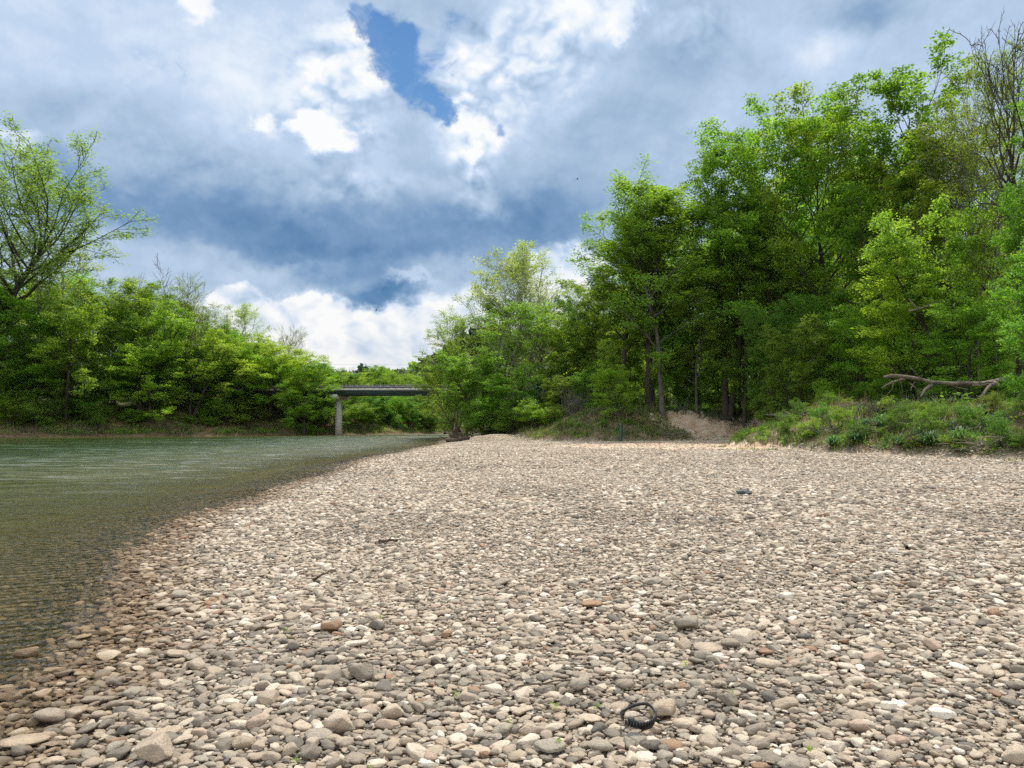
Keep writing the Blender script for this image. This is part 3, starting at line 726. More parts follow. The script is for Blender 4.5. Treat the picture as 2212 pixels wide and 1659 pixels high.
def tree_geo(seed, H=20, Rr=6, first=.2, nl=14, n2=7, n3=5, kind='round', r0=.3, leaves=24, sig=.42, size=.24, bark=B_DARK, leaf=L_MAPLE,
             limb_up=.05, el=(15, 62), wob=.09, lean=(0, 0), stems=1, twr=.012, droop=0.0, ratio=.55, twigs=True, leafband=(0, 9), ks=(9, 6, 4, 3), outer=.3, subl=.42):
    rng = np.random.default_rng(seed)
    parts = []; anchors = []
    stemlist = []
    for s in range(stems):
        a = rng.uniform(0, 6.28); sp = 0 if stems == 1 else rng.uniform(.12, .32)
        d = np.array([lean[0] + math.cos(a) * sp, lean[1] + math.sin(a) * sp, 1.0])
        h = H * (1 if s == 0 else rng.uniform(.68, .95))
        pts, rad = curve((0 if s == 0 else math.cos(a) * r0 * .6, 0 if s == 0 else math.sin(a) * r0 * .6, -.4), d, h * .96, 12, .03, .045, rng, r0 * (1 if s == 0 else .75), r0 * .12)
        rad = rad * np.array([1.35, 1.08] + [1] * 10)
        parts.append(tube(pts, rad, ks[0])); stemlist.append((pts, rad, h))
    for (pts, rad, h) in stemlist:
        nls = max(4, int(nl / (stems ** .6)))
        for i in range(nls):
            f = first + (1.0 - first) * ((i + .5) / nls) ** .85 * .985
            idx = min(10.999, f * 11); k = int(idx); q = idx - k
            p = pts[k] * (1 - q) + pts[k + 1] * q; rr = rad[k] * (1 - q) + rad[k + 1] * q
            az = i * 2.399 + rng.uniform(-.5, .5)
            e = R_(el[0] + (el[1] - el[0]) * f + rng.uniform(-10, 10))
            d = np.array([math.cos(az) * math.cos(e), math.sin(az) * math.cos(e), math.sin(e)])
            fn = (f - first) / (1 - first)
            L = Rr * profile(kind, fn) * rng.uniform(.72, 1.12) / max(.55, math.cos(e)) * (1 if stems == 1 else .7)
            L = min(L, Rr * 1.5)
            lr = min(rr * .62, .035 + L * .016)
            lp, lrad = curve(p, d, L, 7, limb_up, wob, rng, lr, lr * .2)
            parts.append(tube(lp, lrad, ks[1]))
            m2 = max(3, int(round(n2 * (L / Rr) ** .7)))
            for j in range(m2):
                t = .22 + .78 * (j + rng.uniform(.1, .9)) / m2
                ii = min(5.999, t * 6); kk = int(ii); qq = ii - kk
                bp = lp[kk] * (1 - qq) + lp[kk + 1] * qq; ld = unit(lp[kk + 1] - lp[kk])
                perp = unit(np.cross(ld, rng.normal(size=3)) + np.array([0, 0, .15])); an = R_(rng.uniform(28, 62))
                bd = ld * math.cos(an) + perp * math.sin(an)
                bl = max(.5, L * subl * (1.15 - .6 * t) * rng.uniform(.75, 1.2))
                br = max(twr, lrad[kk] * .45)
                sp_, srad = curve(bp, bd, bl, 5, limb_up * .8, wob * 1.3, rng, br, twr * .7)
                parts.append(tube(sp_, srad, ks[2]))
                for g in range(n3):
                    t3 = outer + (1 - outer) * (g + rng.uniform(0, 1)) / n3
                    ii = min(3.999, t3 * 4); k3 = int(ii); q3 = ii - k3
                    tp = sp_[k3] * (1 - q3) + sp_[k3 + 1] * q3; td = unit(sp_[k3 + 1] - sp_[k3])
                    perp = unit(np.cross(td, rng.normal(size=3))); an = R_(rng.uniform(20, 60))
                    d3 = td * math.cos(an) + perp * math.sin(an)
                    l3 = rng.uniform(.25, .6) * (.5 + bl * .35)
                    tp_, trad = curve(tp, d3, l3, 3, limb_up * .5, wob, rng, twr * .7, twr * .35)
                    if twigs: parts.append(tube(tp_, trad, ks[3]))
                    hz = tp_[2][2] / H
                    if leafband[0] <= hz + rng.normal(0, .05) <= leafband[1]:
                        anchors.append(tp_[2])
                        if leaves < 13: anchors.append(tp_[1])
    V, F = join(parts)
    zmax = V[:, 2].max(); 
    rad95 = np.percentile(np.hypot(V[:, 0] - V[:, 0].mean(), V[:, 1] - V[:, 1].mean()), 96)
    trunk = np_mesh('trunk', V, F, [bark], True)
    crown = leaf_mesh('crown', np.array(anchors), leaves, sig, size, leaf, rng, droop, ratio) if leaves and anchors else None
    if crown is not None and leaves >= 8:
        co = np.empty(len(crown.vertices) * 3, np.float32); crown.vertices.foreach_get('co', co); zmax = np.percentile(co.reshape(-1, 3)[:, 2], 99.97)
    return dict(trunk=trunk, crown=crown, H=zmax, R=rad95)
P = {}
P['maple1'] = tree_geo(1, 24, 6.2, .20, 22, 8, 5, 'round', .34, 33, .36, .245)
P['maple2'] = tree_geo(2, 25, 6.5, .26, 20, 8, 5, 'round', .36, 33, .36, .245, stems=2)
P['maple3'] = tree_geo(3, 23, 5.6, .18, 21, 8, 5, 'round', .30, 33, .35, .24, leaf=L_OLIVE)
P['tall'] = tree_geo(4, 26, 4.6, .30, 20, 7, 5, 'round', .30, 33, .35, .24, leaf=L_OLIVE, el=(30, 68))
P['full1'] = tree_geo(5, 11, 4.2, .07, 19, 8, 5, 'full', .17, 28, .30, .20, leaf=L_BRIGHT)
P['full2'] = tree_geo(6, 12, 4.4, .08, 19, 8, 5, 'full', .18, 28, .30, .20, leaf=L_MAPLE)
P['full3'] = tree_geo(7, 12, 4.0, .07, 19, 8, 5, 'full', .18, 26, .29, .20, leaf=L_OLIVE, stems=2)
P['dark'] = tree_geo(8, 12, 4.4, .07, 18, 7, 5, 'full', .18, 30, .34, .22, leaf=L_DARK)
P['sycamore'] = tree_geo(9, 22, 6.4, .16, 20, 8, 5, 'round', .22, 8, .30, .18, bark=B_PALE, leaf=L_PALE, el=(30, 72), limb_up=.10, stems=2, twr=.02)
P['thin'] = tree_geo(10, 22, 5.6, .18, 18, 8, 5, 'round', .22, 11, .38, .21, bark=B_GREY, leaf=L_OLIVE, el=(25, 66), limb_up=.08, twr=.018)
P['bare'] = tree_geo(11, 22, 6.0, .35, 15, 6, 4, 'vase', .28, 0, bark=B_GREY, el=(30, 66), limb_up=.12, twr=.026, n3=4)if False else tree_geo(11, 22, 6.0, .35, 15, 6, 4, 'vase', .28, 0, bark=B_GREY, el=(30, 66), limb_up=.12, twr=.026)
P['hazy'] = tree_geo(12, 18, 5.5, .25, 24, 9, 6, 'round', .22, 3, .3, .15, bark=B_GREY, leaf=L_PALE, el=(30, 70), limb_up=.12, twr=.02)
P['snag'] = tree_geo(13, 24, 7.5, .40, 17, 8, 5, 'round', .55, 4, .35, .2, bark=B_DARK, leaf=L_OLIVE, el=(10, 60), limb_up=.10, wob=.2, twr=.034, leafband=(0, .70))
P['left_hero'] = tree_geo(14, 30, 10.0, .34, 30, 10, 6, 'round', .62, 7, .50, .30, bark=B_DARK, leaf=m_leaf('leaf_blue_green', (.15, .25, .06), (.20, .31, .08), (.27, .37, .11)), el=(18, 64), limb_up=.07, wob=.14, lean=(.22, 0), twr=.03, subl=.36)
P['lean'] = tree_geo(15, 14, 6.8, .10, 20, 8, 5, 'full', .26, 30, .38, .24, leaf=L_BRIGHT, lean=(.35, -.1), stems=2, el=(5, 60))
P['sapling'] = tree_geo(16, 9, 1.9, .25, 12, 4, 4, 'round', .06, 9, .3, .18, leaf=L_MAPLE, el=(25, 60), ks=(6, 4, 3, 3))
P['sapling2'] = tree_geo(17, 9, 2.2, .15, 12, 4, 4, 'full', .055, 10, .3, .17, leaf=L_OLIVE, el=(25, 60), ks=(6, 4, 3, 3))
P['bush1'] = tree_geo(18, 3.0, 1.7, .05, 13, 6, 4, 'full', .05, 11, .20, .13, leaf=L_BRIGHT, stems=4, ks=(5, 4, 3, 3), twr=.007)
P['bush2'] = tree_geo(19, 3.0, 1.9, .05, 13, 6, 4, 'full', .05, 11, .20, .13, leaf=L_MAPLE, stems=4, ks=(5, 4, 3, 3), twr=.007)
P['bush3'] = tree_geo(20, 3.2, 2.0, .05, 14, 6, 4, 'full', .05, 7, .20, .12, leaf=L_OLIVE, stems=5, ks=(5, 4, 3, 3), twr=.008)
P['scrub'] = tree_geo(31, 2.6, 2.0, .02, 14, 6, 4, 'round', .035, 6, .16, .11, leaf=L_DARK, stems=7, el=(10, 75), ks=(4, 3, 3, 3), twr=.006, wob=.28)
P['scrub2'] = tree_geo(32, 2.2, 2.2, .02, 12, 6, 4, 'vase', .03, 5, .16, .10, leaf=L_MAPLE, stems=8, el=(10, 75), ks=(4, 3, 3, 3), twr=.006, wob=.3)
P['brush'] = tree_geo(21, 3.6, 2.2, .05, 15, 7, 5, 'full', .05, 2, .2, .12, bark=B_DRIFTD, leaf=L_OLIVE, stems=5, ks=(5, 4, 3, 3), twr=.012, wob=.16)
P['overhang'] = tree_geo(22, 6.5, 4.6, .1, 18, 8, 5, 'full', .12, 2, .3, .15, bark=B_DARK, leaf=L_OLIVE, stems=4, lean=(-.55, -.1), el=(0, 50), wob=.14, twr=.016)
P['bigleaf'] = tree_geo(23, 13, 4.6, .12, 22, 9, 6, 'full', .2, 26, .30, .21, leaf=m_leaf('leaf_large_bright', (.12, .25, .03), (.17, .33, .04), (.25, .41, .06)), droop=.5, ratio=.5)
P['back1'] = tree_geo(24, 22, 6.5, .10, 20, 7, 4, 'full', .25, 24, .6, .36, leaf=L_MAPLE, twigs=False, ks=(6, 4, 3, 3))
P['back2'] = tree_geo(25, 20, 6.0, .10, 20, 7, 4, 'full', .25, 24, .6, .36, leaf=L_OLIVE, twigs=False, ks=(6, 4, 3, 3))
def pine_geo(seed):
    rng = np.random.default_rng(seed); parts = [tube([(0, 0, -.3), (0, 0, 9), (0, 0, 19)], [.28, .16, .03], 6)]; an = []
    for i in range(62):
        f = .12 + .87 * i / 62; L = 3.6 * (1 - f) ** .75 * rng.uniform(.7, 1.1) + .25; a = i * 2.4
        p, r = curve((0, 0, f * 19), (math.cos(a), math.sin(a), .12), L, 5, -.02, .06, rng, .05, .012); parts.append(tube(p, r, 3))
        for q in p[1:]: an.append(q); an.append(q + rng.normal(0, .25, 3))
    V, F = join(parts)
    return dict(trunk=np_mesh('trunk', V, F, [B_DARK]), crown=leaf_mesh('crown', np.array(an), 20, .38, .34, L_PINE, rng, 0, .3), H=19.2, R=3.6)
P['pine'] = pine_geo(30)

_alt = {}
def tree(px, top, hw, Y, kind, label, cat='tree', group=None, name=None, rz=None, base=None, basepx=None, asp=(.6, 1.9)):
    """px, top, hw in the 2212 px picture; Y metres in front of the camera"""
    g = P[kind]
    bx = ray(basepx if basepx is not None else px, top)[0] * Y
    bz = gz(bx, Y) if base is None else base
    h = at(px, top, Y)[2] - bz
    w_ = hw / FPX * Y
    sz = h / g['H']; sx = w_ / g['R']
    sx = min(max(sx, sz * asp[0]), sz * asp[1])
    if rz is None: rz = random.Random(int(px * 31 + top * 7 + Y)).uniform(0, 6.28)
    name = name or {'bush1': 'bush', 'bush2': 'bush', 'bush3': 'bush', 'brush': 'bush', 'scrub': 'bush', 'scrub2': 'bush', 'overhang': 'bush', 'pine': 'pine_tree', 'bare': 'bare_tree', 'snag': 'bare_tree', 'sycamore': 'sycamore_tree'}.get(kind, 'tree')
    r = empty(name, (bx, Y, bz), rz, (sx, sx, sz))
    tag(r, label, cat, group)
    obj('trunk', g['trunk'], r)
    if g['crown']: obj('crown', g['crown'], r)
    return r
GR = 'trees of the wood on the right bank'; GL = 'trees along the left bank'; GU = 'young trees and saplings under the right hand wood'
# right hand wood, front
tree(2165, 12, 135, 38, 'snag', 'nearly leafless dark tree reaching the top right corner', group=GR, rz=2.2)
tree(2085, 130, 110, 47, 'hazy', 'sparse dark twiggy tree with few yellow leaves left of the leafless corner tree', group=GR, rz=1.0)
tree(1925, 122, 165, 57, 'maple2', 'tallest dense green tree of the right wood, left of the twiggy trees', group=GR, rz=.4)
tree(1790, 168, 155, 63, 'maple3', 'broad olive green tree with a thick forked trunk at the front of the wood', group=GR, rz=4.4)
tree(1655, 205, 160, 66, 'maple1', 'rounded dense green tree with a domed top, left of the thick forked one', group=GR, rz=.9)
tree(1555, 300, 110, 70, 'maple2', 'green tree whose left edge stands against the dark cloud', group=GR, rz=3.0)
tree(1425, 375, 140, 68, 'thin', 'lighter open crowned tree with visible dark limbs at the left shoulder of the wood', group=GR, rz=5.0)
tree(1400, 420, 130, 71, 'tall', 'yellowish green tree standing behind the open crowned shoulder tree', group=GR, rz=2.0)
tree(1335, 490, 100, 74, 'tall', 'narrow green tree at the left end of the high wood', group=GR)
tree(2120, 100, 95, 44, 'thin', 'thinly leafed tree mingling with the leafless corner tree', group=GR, rz=.7)
tree(2010, 260, 140, 52, 'tall', 'olive tree filling the gap behind the sparse twiggy tree', group=GR)
tree(2060, 420, 115, 43, 'full3', 'olive tree with drooping sprays below the twiggy tree', group=GR)
tree(2215, 330, 95, 33, 'full2', 'bright green tree cut by the right picture edge', group=GR)
tree(2200, 500, 120, 28, 'bigleaf', 'large leaved bright green tree leaning in at the right picture edge', group=GR, rz=1.2, basepx=2262)
tree(1965, 560, 125, 46, 'full1', 'yellow green rounded tree in front of the dark wood interior', group=GR)
tree(1850, 655, 95, 52, 'full1', 'bright lime green low tree right of the thick forked trunk', group=GR)
tree(2080, 640, 110, 40, 'full2', 'green low tree whose branches hang over the fallen log', group=GR)
tree(1730, 520, 100, 66, 'maple3', 'olive green mid height tree before the thick forked trunk', group=GR)
tree(1600, 520, 90, 67, 'maple1', 'mid height green tree under the domed tree', group=GR)
tree(1330, 790, 50, 64, 'full1', 'small vivid green tree at the edge of the grassy mound', group=GR)
tree(1500, 600, 80, 70, 'thin', 'slender tree with a straight pale trunk in the dark wood', group=GR)
tree(1270, 640, 55, 88, 'dark', 'dark green bushy tree in the dip between the high wood and the open trees', group=GR)
tree(1310, 600, 75, 82, 'maple3', 'olive tree right of the dark bushy tree', group=GR)
# open trees in the middle
tree(1060, 522, 125, 94, 'sycamore', 'tall pale barked open tree with feathery tips in the middle of the picture', group=GR, rz=.3)
tree(1140, 532, 95, 98, 'sycamore', 'second pale barked feathery tree just right of the tallest open one', group=GR, rz=2.6)
tree(1180, 600, 75, 90, 'hazy', 'grey twiggy tree with a thin veil of leaves right of the feathery trees', group=GR)
tree(1120, 650, 115, 84, 'thin', 'spreading dark limbed tree with thin yellow green leaves in front of the feathery trees', group=GR, rz=1.7)
tree(1085, 640, 100, 97, 'thin', 'yellow green tree filling the space between the pale trunks', group=GR, rz=.8)
tree(1010, 670, 80, 98, 'thin', 'sparse yellow green tree left of the feathery trees', group=GR)
tree(1215, 700, 70, 84, 'full3', 'olive bushy tree at the foot of the grey twiggy tree', group=GR)
tree(1050, 760, 75, 84, 'full3', 'soft olive tree in front of the pale trunks', group=GR)
tree(985, 760, 55, 95, 'full3', 'olive green tree leaning out towards the bridge', group=GR)
tree(945, 780, 55, 100, 'full1', 'bright green low tree hiding the right end of the bridge', group=GR, base=.8, basepx=962)
tree(1130, 800, 70, 79, 'full2', 'green shrubby tree below the spreading dark limbed one', group=GR)
tree(1195, 815, 55, 76, 'full3', 'olive shrubby tree beside the dry brush pile', group=GR)
tree(1265, 800, 55, 74, 'dark', 'dark shrubby tree behind the dry brush pile', group=GR)
tree(1000, 842, 62, 84, 'overhang', 'twiggy grey brown bush hanging over the water at the end of the bar', 'bush', rz=0, base=.6)
tree(1045, 868, 45, 80, 'bush3', 'olive bush at the head of the gravel bar', 'bush', rz=1)
# wood fill behind
rr = random.Random(5)
for i in range(34):
    px = 1290 + (i % 17) * 58 + rr.uniform(-22, 22); Y = (76 if i < 17 else 98) + rr.uniform(-6, 8)
    top = np.interp(px, [1250, 1340, 1440, 1520, 1660, 1900, 2010, 2250], [680, 560, 500, 420, 330, 280, 380, 380]) + rr.uniform(10, 120) + (60 if i < 17 else 0)
    tree(px, top, rr.uniform(70, 95), Y, ('back1', 'back2')[i % 2], ('green', 'olive')[i % 2] + ' leafy tree deep inside the right hand wood, seen only through gaps', group='trees deep inside the right hand wood')
for i in range(14):
    px = 1660 + i * 46 + rr.uniform(-16, 16); Y = 58 + rr.uniform(-6, 6) - max(0, px - 1900) * .03
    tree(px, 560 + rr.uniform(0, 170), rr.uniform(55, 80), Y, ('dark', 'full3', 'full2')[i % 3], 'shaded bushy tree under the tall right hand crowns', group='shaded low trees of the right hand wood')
for i in range(16):
    px = 1290 + i * 40 + rr.uniform(-12, 12); Y = 72 + rr.uniform(-5, 8)
    tree(px, 700 + rr.uniform(-30, 110), rr.uniform(24, 40), Y, ('sapling', 'sapling2')[i % 2], 'slender shaded sapling between the trunks behind the mound', group=GU)
for i in range(14):
    px = 1290 + i * 68 + rr.uniform(-20, 20); Y = np.interp(px, [1290, 1650, 1760, 2212], [69, 70, 48, 36]) + rr.uniform(0, 7)
    tree(px, 815 + rr.uniform(-25, 30) - max(0, px - 1900) * .15, rr.uniform(28, 45), Y, ('bush2', 'bush3', 'brush')[i % 3], 'low ' + ('green', 'olive', 'brown twiggy')[i % 3] + ' bush on top of the right bank', 'bush', 'bushes along the top of the right bank')
for i, (px, top, hw, Y, k) in enumerate([(980, 880, 38, 90, 'brush'), (1075, 850, 50, 80, 'bush2'), (1110, 870, 42, 77, 'bush3'), (1160, 860, 48, 74, 'bush1'), (1205, 868, 45, 72, 'bush3'),
                                         (1020, 900, 34, 79, 'brush'), (1280, 868, 35, 70, 'bush2')]):
    tree(px, top, hw, Y, k, 'waist to head high ' + {'brush': 'brown twiggy', 'bush1': 'yellow green', 'bush2': 'green', 'bush3': 'olive'}[k] + ' bush below the open trees', 'bush', 'bushes below the open trees')
# left bank
def yl(px): return float(np.interp(px, [-300, 0, 290, 490, 625, 720, 800, 930], [84, 108, 119, 129, 137, 140, 150, 168]))
tree(60, 305, 190, yl(0) + 5, 'left_hero', 'tall leaning tree with blue green leaves and dark forked trunk at the left picture edge', group=GL, rz=-.15, basepx=-40)
tree(150, 520, 130, yl(150) + 10, 'sycamore', 'sparse tree with thin leaves below the tall leaning left tree', group=GL)
tree(345, 545, 72, yl(345) + 9, 'bare', 'bare grey tree with upswept branches above the left bank', group=GL, rz=1.1)
tree(390, 590, 60, yl(345) + 13, 'hazy', 'faintly leafed twiggy tree just right of the bare grey tree', group=GL)
tree(40, 620, 120, yl(40) + 7, 'full2', 'dense green tree at the left edge under the tall leaning tree', group=GL)
tree(150, 650, 95, yl(150) + 4, 'full3', 'olive willow like tree on the left bank', group=GL)
tree(235, 592, 100, yl(235) + 10, 'maple3', 'large rounded olive tree left of the bare grey tree', group=GL)
tree(310, 660, 85, yl(310) + 5, 'full3', 'olive tree at the foot of the bare grey tree', group=GL)
tree(330, 740, 75, yl(330) + 2, 'full1', 'yellow green bushy tree low on the left bank', group=GL)
tree(425, 655, 70, yl(425) + 8, 'thin', 'thinly leafed tree with pale limbs on the left bank', group=GL)
tree(490, 650, 65, yl(490) + 14, 'sycamore', 'pale limbed open tree above the mid green one', group=GL)
tree(420, 720, 80, yl(420) + 3, 'full3', 'olive bushy tree in the middle of the left bank', group=GL)
tree(495, 700, 70, yl(495) + 4, 'full2', 'mid green rounded tree left of the brightest one', group=GL)
tree(555, 728, 70, yl(560) + 7, 'full1', 'yellow green tree behind the brightest leaning one', group=GL)
tree(612, 745, 115, yl(610) + 0, 'lean', 'bright yellow green tree leaning over the water left of the bridge pier', group=GL, rz=.1, basepx=585)
tree(612, 698, 44, 190, 'hazy', 'round leafless looking tree against the white cloud', group=GL)
tree(668, 775, 60, 131, 'full1', 'small bright green tree touching the left end of the bridge', group=GL, basepx=660)
tree(590, 765, 70, yl(590) + 1, 'full1', 'lime green bushy tree between the leaning tree and the bank foot', group=GL)
for i in range(20):
    px = -150 + i * 44 + rr.uniform(-12, 12); Y = yl(px) + 22 + rr.uniform(0, 8)
    top = np.interp(px, [-150, 60, 230, 330, 470, 600, 700], [600, 610, 610, 650, 695, 762, 800]) + rr.uniform(-35, 60)
    tree(px, top, rr.uniform(55, 80), Y, ('back2', 'back1')[i % 2], ('olive', 'green')[i % 2] + ' tree in the second row behind the left bank', group='second row of trees behind the left bank')
for i in range(12):
    px = -20 + i * 52 + rr.uniform(-15, 15); Y = yl(px) + 5 + rr.uniform(0, 4)
    tree(px, 745 + rr.uniform(-20, 50), rr.uniform(50, 70), Y, ('full2', 'dark', 'full3')[i % 3], ('green', 'dark green', 'olive')[i % 3] + ' low tree under the taller left bank trees', group='low trees of the left bank')
for i in range(26):
    px = -30 + i * 28 + rr.uniform(-10, 10); Y = yl(px) + rr.uniform(1.2, 4.5)
    k = ('brush', 'bush3', 'bush2', 'brush', 'bush3')[i % 5]
    tree(px, 868 + rr.uniform(-20, 30), rr.uniform(28, 42), Y, k, {'brush': 'brown twiggy', 'bush2': 'green', 'bush3': 'olive'}[k] + ' bush on the slope of the left river bank', 'bush', 'bushes on the left river bank')
# beyond the bridge
far = [(700, 792, 40, 172, 'back1'), (735, 805, 34, 165, 'dark'), (755, 790, 22, 188, 'hazy'), (770, 802, 38, 172, 'back2'), (802, 788, 40, 182, 'back1'), (840, 806, 42, 178, 'back2'), (880, 808, 40, 190, 'back1'),
       (915, 812, 36, 200, 'back2'), (720, 850, 40, 152, 'dark'), (765, 845, 44, 157, 'dark'), (812, 850, 46, 162, 'full3'), (858, 845, 48, 168, 'dark'), (900, 858, 44, 176, 'full3'), (935, 865, 40, 186, 'full2'), (790, 880, 40, 154, 'dark'), (845, 888, 38, 163, 'dark'),
       (965, 800, 45, 210, 'back2'), (1010, 790, 50, 215, 'back1'), (960, 870, 30, 190, 'full3')]
for i, (px, top, hw, Y, k) in enumerate(far):
    lab = {755: 'small leafless grey tree rising above the bridge railing', 802: 'domed green tree rising highest behind the bridge railing'}.get(px, {'back1': 'green', 'back2': 'olive', 'dark': 'dark green', 'hazy': 'grey', 'full2': 'green low', 'full3': 'olive low'}[k] + ' tree behind the bridge')
    tree(px, top, hw, Y, k, lab, group='trees behind the bridge')
for i in range(24):
    px = 650 + i * 13 + rr.uniform(-5, 5); Y = yl(px) + 1.5 + (i % 3) * 3.0
    k = ('dark', 'bush3', 'dark', 'bush2', 'full2', 'brush')[i % 6]
    tree(px, rr.uniform(848, 900), rr.uniform(30, 44), Y, k, {'full2': 'green', 'bush3': 'olive', 'full3': 'olive drooping', 'bush2': 'small green', 'dark': 'dark green', 'brush': 'brown twiggy'}[k] + ' shrubby growth on the bank under the bridge', 'bush', 'shrubs on the bank under the bridge', name='bush')
for i, (px, top, hw, Y) in enumerate([(932, 778, 9, 330), (985, 700, 16, 350), (960, 742, 14, 345), (948, 765, 12, 338), (1000, 690, 18, 360)]):
    tree(px, top, hw, Y, 'pine', 'dark pine on the far slope right of the bridge', 'pine tree', 'pines on the far slope', asp=(.4, 2.5))

def face_point(px, py):
    for Y in np.arange(22, 80, .2):
        X, _, Z = at(px, py, Y)
        if gz(X, Y) > Z: return float(Y)
    return None
for i in range(0, 54, 2):
    px = 1700 + (i % 27) * 19.5 + rr.uniform(-9, 9); py = (rr.uniform(925, 985) if i < 27 else rr.uniform(860, 925)) - max(0, 1900 - px) * .08
    Y = face_point(px, py)
    if Y is None or Y > 60: continue
    k = ('scrub', 'scrub2', 'bush3', 'scrub')[i % 4]; hpx = rr.uniform(28, 62) * (30 / Y) * (1.25 if k != 'bush3' else .9)
    tree(px, py - hpx, hpx * .55, Y, k, {'scrub': 'dark green straggly', 'scrub2': 'fresh green straggly', 'bush3': 'olive twiggy'}[k] + ' shrub on the face of the right bank', 'bush', 'shrubs on the face of the right bank', asp=(.5, 2.2))
for i in range(22):
    px = 1160 + i * 22 + rr.uniform(-9, 9); py = rr.uniform(905, 935)
    Y = face_point(px, py)
    if Y is None or Y > 76 or 1410 < px < 1650: continue
    tree(px, py - rr.uniform(12, 24), 13, Y, ('scrub', 'brush', 'scrub2')[i % 3], ('dark green', 'brown twiggy', 'fresh green')[i % 3] + ' low weed bush on the mound behind the green post', 'bush', 'low bushes on the mound', asp=(.5, 2.2))
tree(2285, 190, 120, 36, 'maple1', 'tall leafy tree mostly outside the right picture edge', group=GR)
tree(2330, 200, 160, 30, 'maple3', 'olive crown pushing in from beyond the right picture edge', group=GR)
def clumps():
    rng = np.random.default_rng(77); n = 150; a = rng.uniform(0, 6.28, n); e = rng.uniform(.5, 1.35, n); L = rng.uniform(.5, 1.0, n)
    Vs = []; 
    dx, dy = np.cos(a), np.sin(a)
    for (t, dr, wd) in ((0, 0, .018), (.45, 0, .02), (.8, .1, .014), (1.0, .32, .003)):
        r = L * t * np.cos(e) * 1.0; zz = L * t * np.sin(e) - dr * L
        for s_ in (-1, 1): Vs.append(np.stack([dx * r - dy * wd * s_, dy * r + dx * wd * s_, zz], 1))
    V = np.stack(Vs, 1).reshape(-1, 3); i = np.arange(n) * 8
    F = np.concatenate([np.stack([i + 2 * k, i + 2 * k + 1, i + 2 * k + 3, i + 2 * k + 2], 1) for k in range(3)])
    me = np_mesh('grass_clump', V, F, [m_leaf('clump_leaf', (.035, .095, .03), (.055, .13, .04), (.08, .17, .05), .3)], fattr={'tint': rng.uniform(0, 1, len(F))})
    for i, (px, py) in enumerate([(1988, 948), (1945, 965), (1850, 960), (1870, 925), (2030, 895), (2085, 905), (2120, 900), (2140, 935), (2075, 960), (1905, 925), (2012, 965), (1800, 965), (2160, 915), (1680, 890), (2060, 930)]):
        x = y = None
        for Y in np.arange(24, 60, .15):
            X, _, Z = at(px, py, Y)
            if gz(X, Y) > Z: x, y = X, Y; break
        if x is None: continue
        o = obj('grass_clump', me, None, (x, y, gz(x, y) - .05)); o.rotation_euler = (0, 0, rr.uniform(0, 6)); s_ = rr.uniform(.7, 1.25); o.scale = (s_, s_, s_)
        tag(o, 'dark green fountain shaped clump of grass on the right bank', 'grass clump', 'dark grass clumps on the right bank')
clumps()
# far woods on the hills: one mass
def far_woods():
    rng = np.random.default_rng(3); pts = []
    n = 5200
    x = rng.uniform(-420, 260, n); y = rng.uniform(245, 1050, n)
    k = (np.abs(x) < y * .8)
    x, y = x[k], y[k]; z = land(x, y)[0]
    m = len(x)
    def small(seed, leaf, cone):
        r = np.random.default_rng(seed); an = []
        for i in range(70):
            u = r.uniform(0, 1); a = r.uniform(0, 6.28)
            rad = (4.5 * math.sin(math.pi * (u * .85 + .12)) if not cone else 3.4 * (1 - u) + .2) * r.uniform(.7, 1)
            an.append((rad * math.cos(a), rad * math.sin(a), 3 + u * 10))
        return leaf_mesh('crown', np.array(an), 9, 1.2, 1.6, leaf, r, 0, .8)
    srcs = [small(1, L_FAR, False), small(2, L_OLIVE, False), small(3, L_FAR, False), small(4, L_PINE, True), small(5, L_MAPLE, False)]
    near = ((x - 42) / 110) ** 2 + ((y - 440) / 130) ** 2 < 1
    pick = np.where(near, rng.choice([3, 3, 0, 1, 3], m), rng.choice([0, 1, 2, 3, 4, 0], m))
    me = bpy.data.meshes.new('far_woods'); me.vertices.add(m); me.vertices.foreach_set('co', np.stack([x, y, z - 1.5], 1).astype(np.float32).ravel())
    sc_ = rng.uniform(.8, 1.25, m)
    rot = np.stack([np.zeros(m), np.zeros(m), rng.uniform(0, 6.28, m)], 1); scl = np.stack([sc_, sc_, sc_ * rng.uniform(.8, 1.2, m)], 1)
    for nm, d in (('rot', rot), ('scl', scl)):
        a = me.attributes.new(nm, 'FLOAT_VECTOR', 'POINT'); a.data.foreach_set('vector', d.astype(np.float32).ravel())
    a = me.attributes.new('pick', 'INT', 'POINT'); a.data.foreach_set('value', pick.astype(np.int32))
    o = obj('far_woods', me); instancer(o, srcs)
    tag(o, 'mixed woods covering the distant hills beyond the bridge', 'woods', kind='stuff')
far_woods()

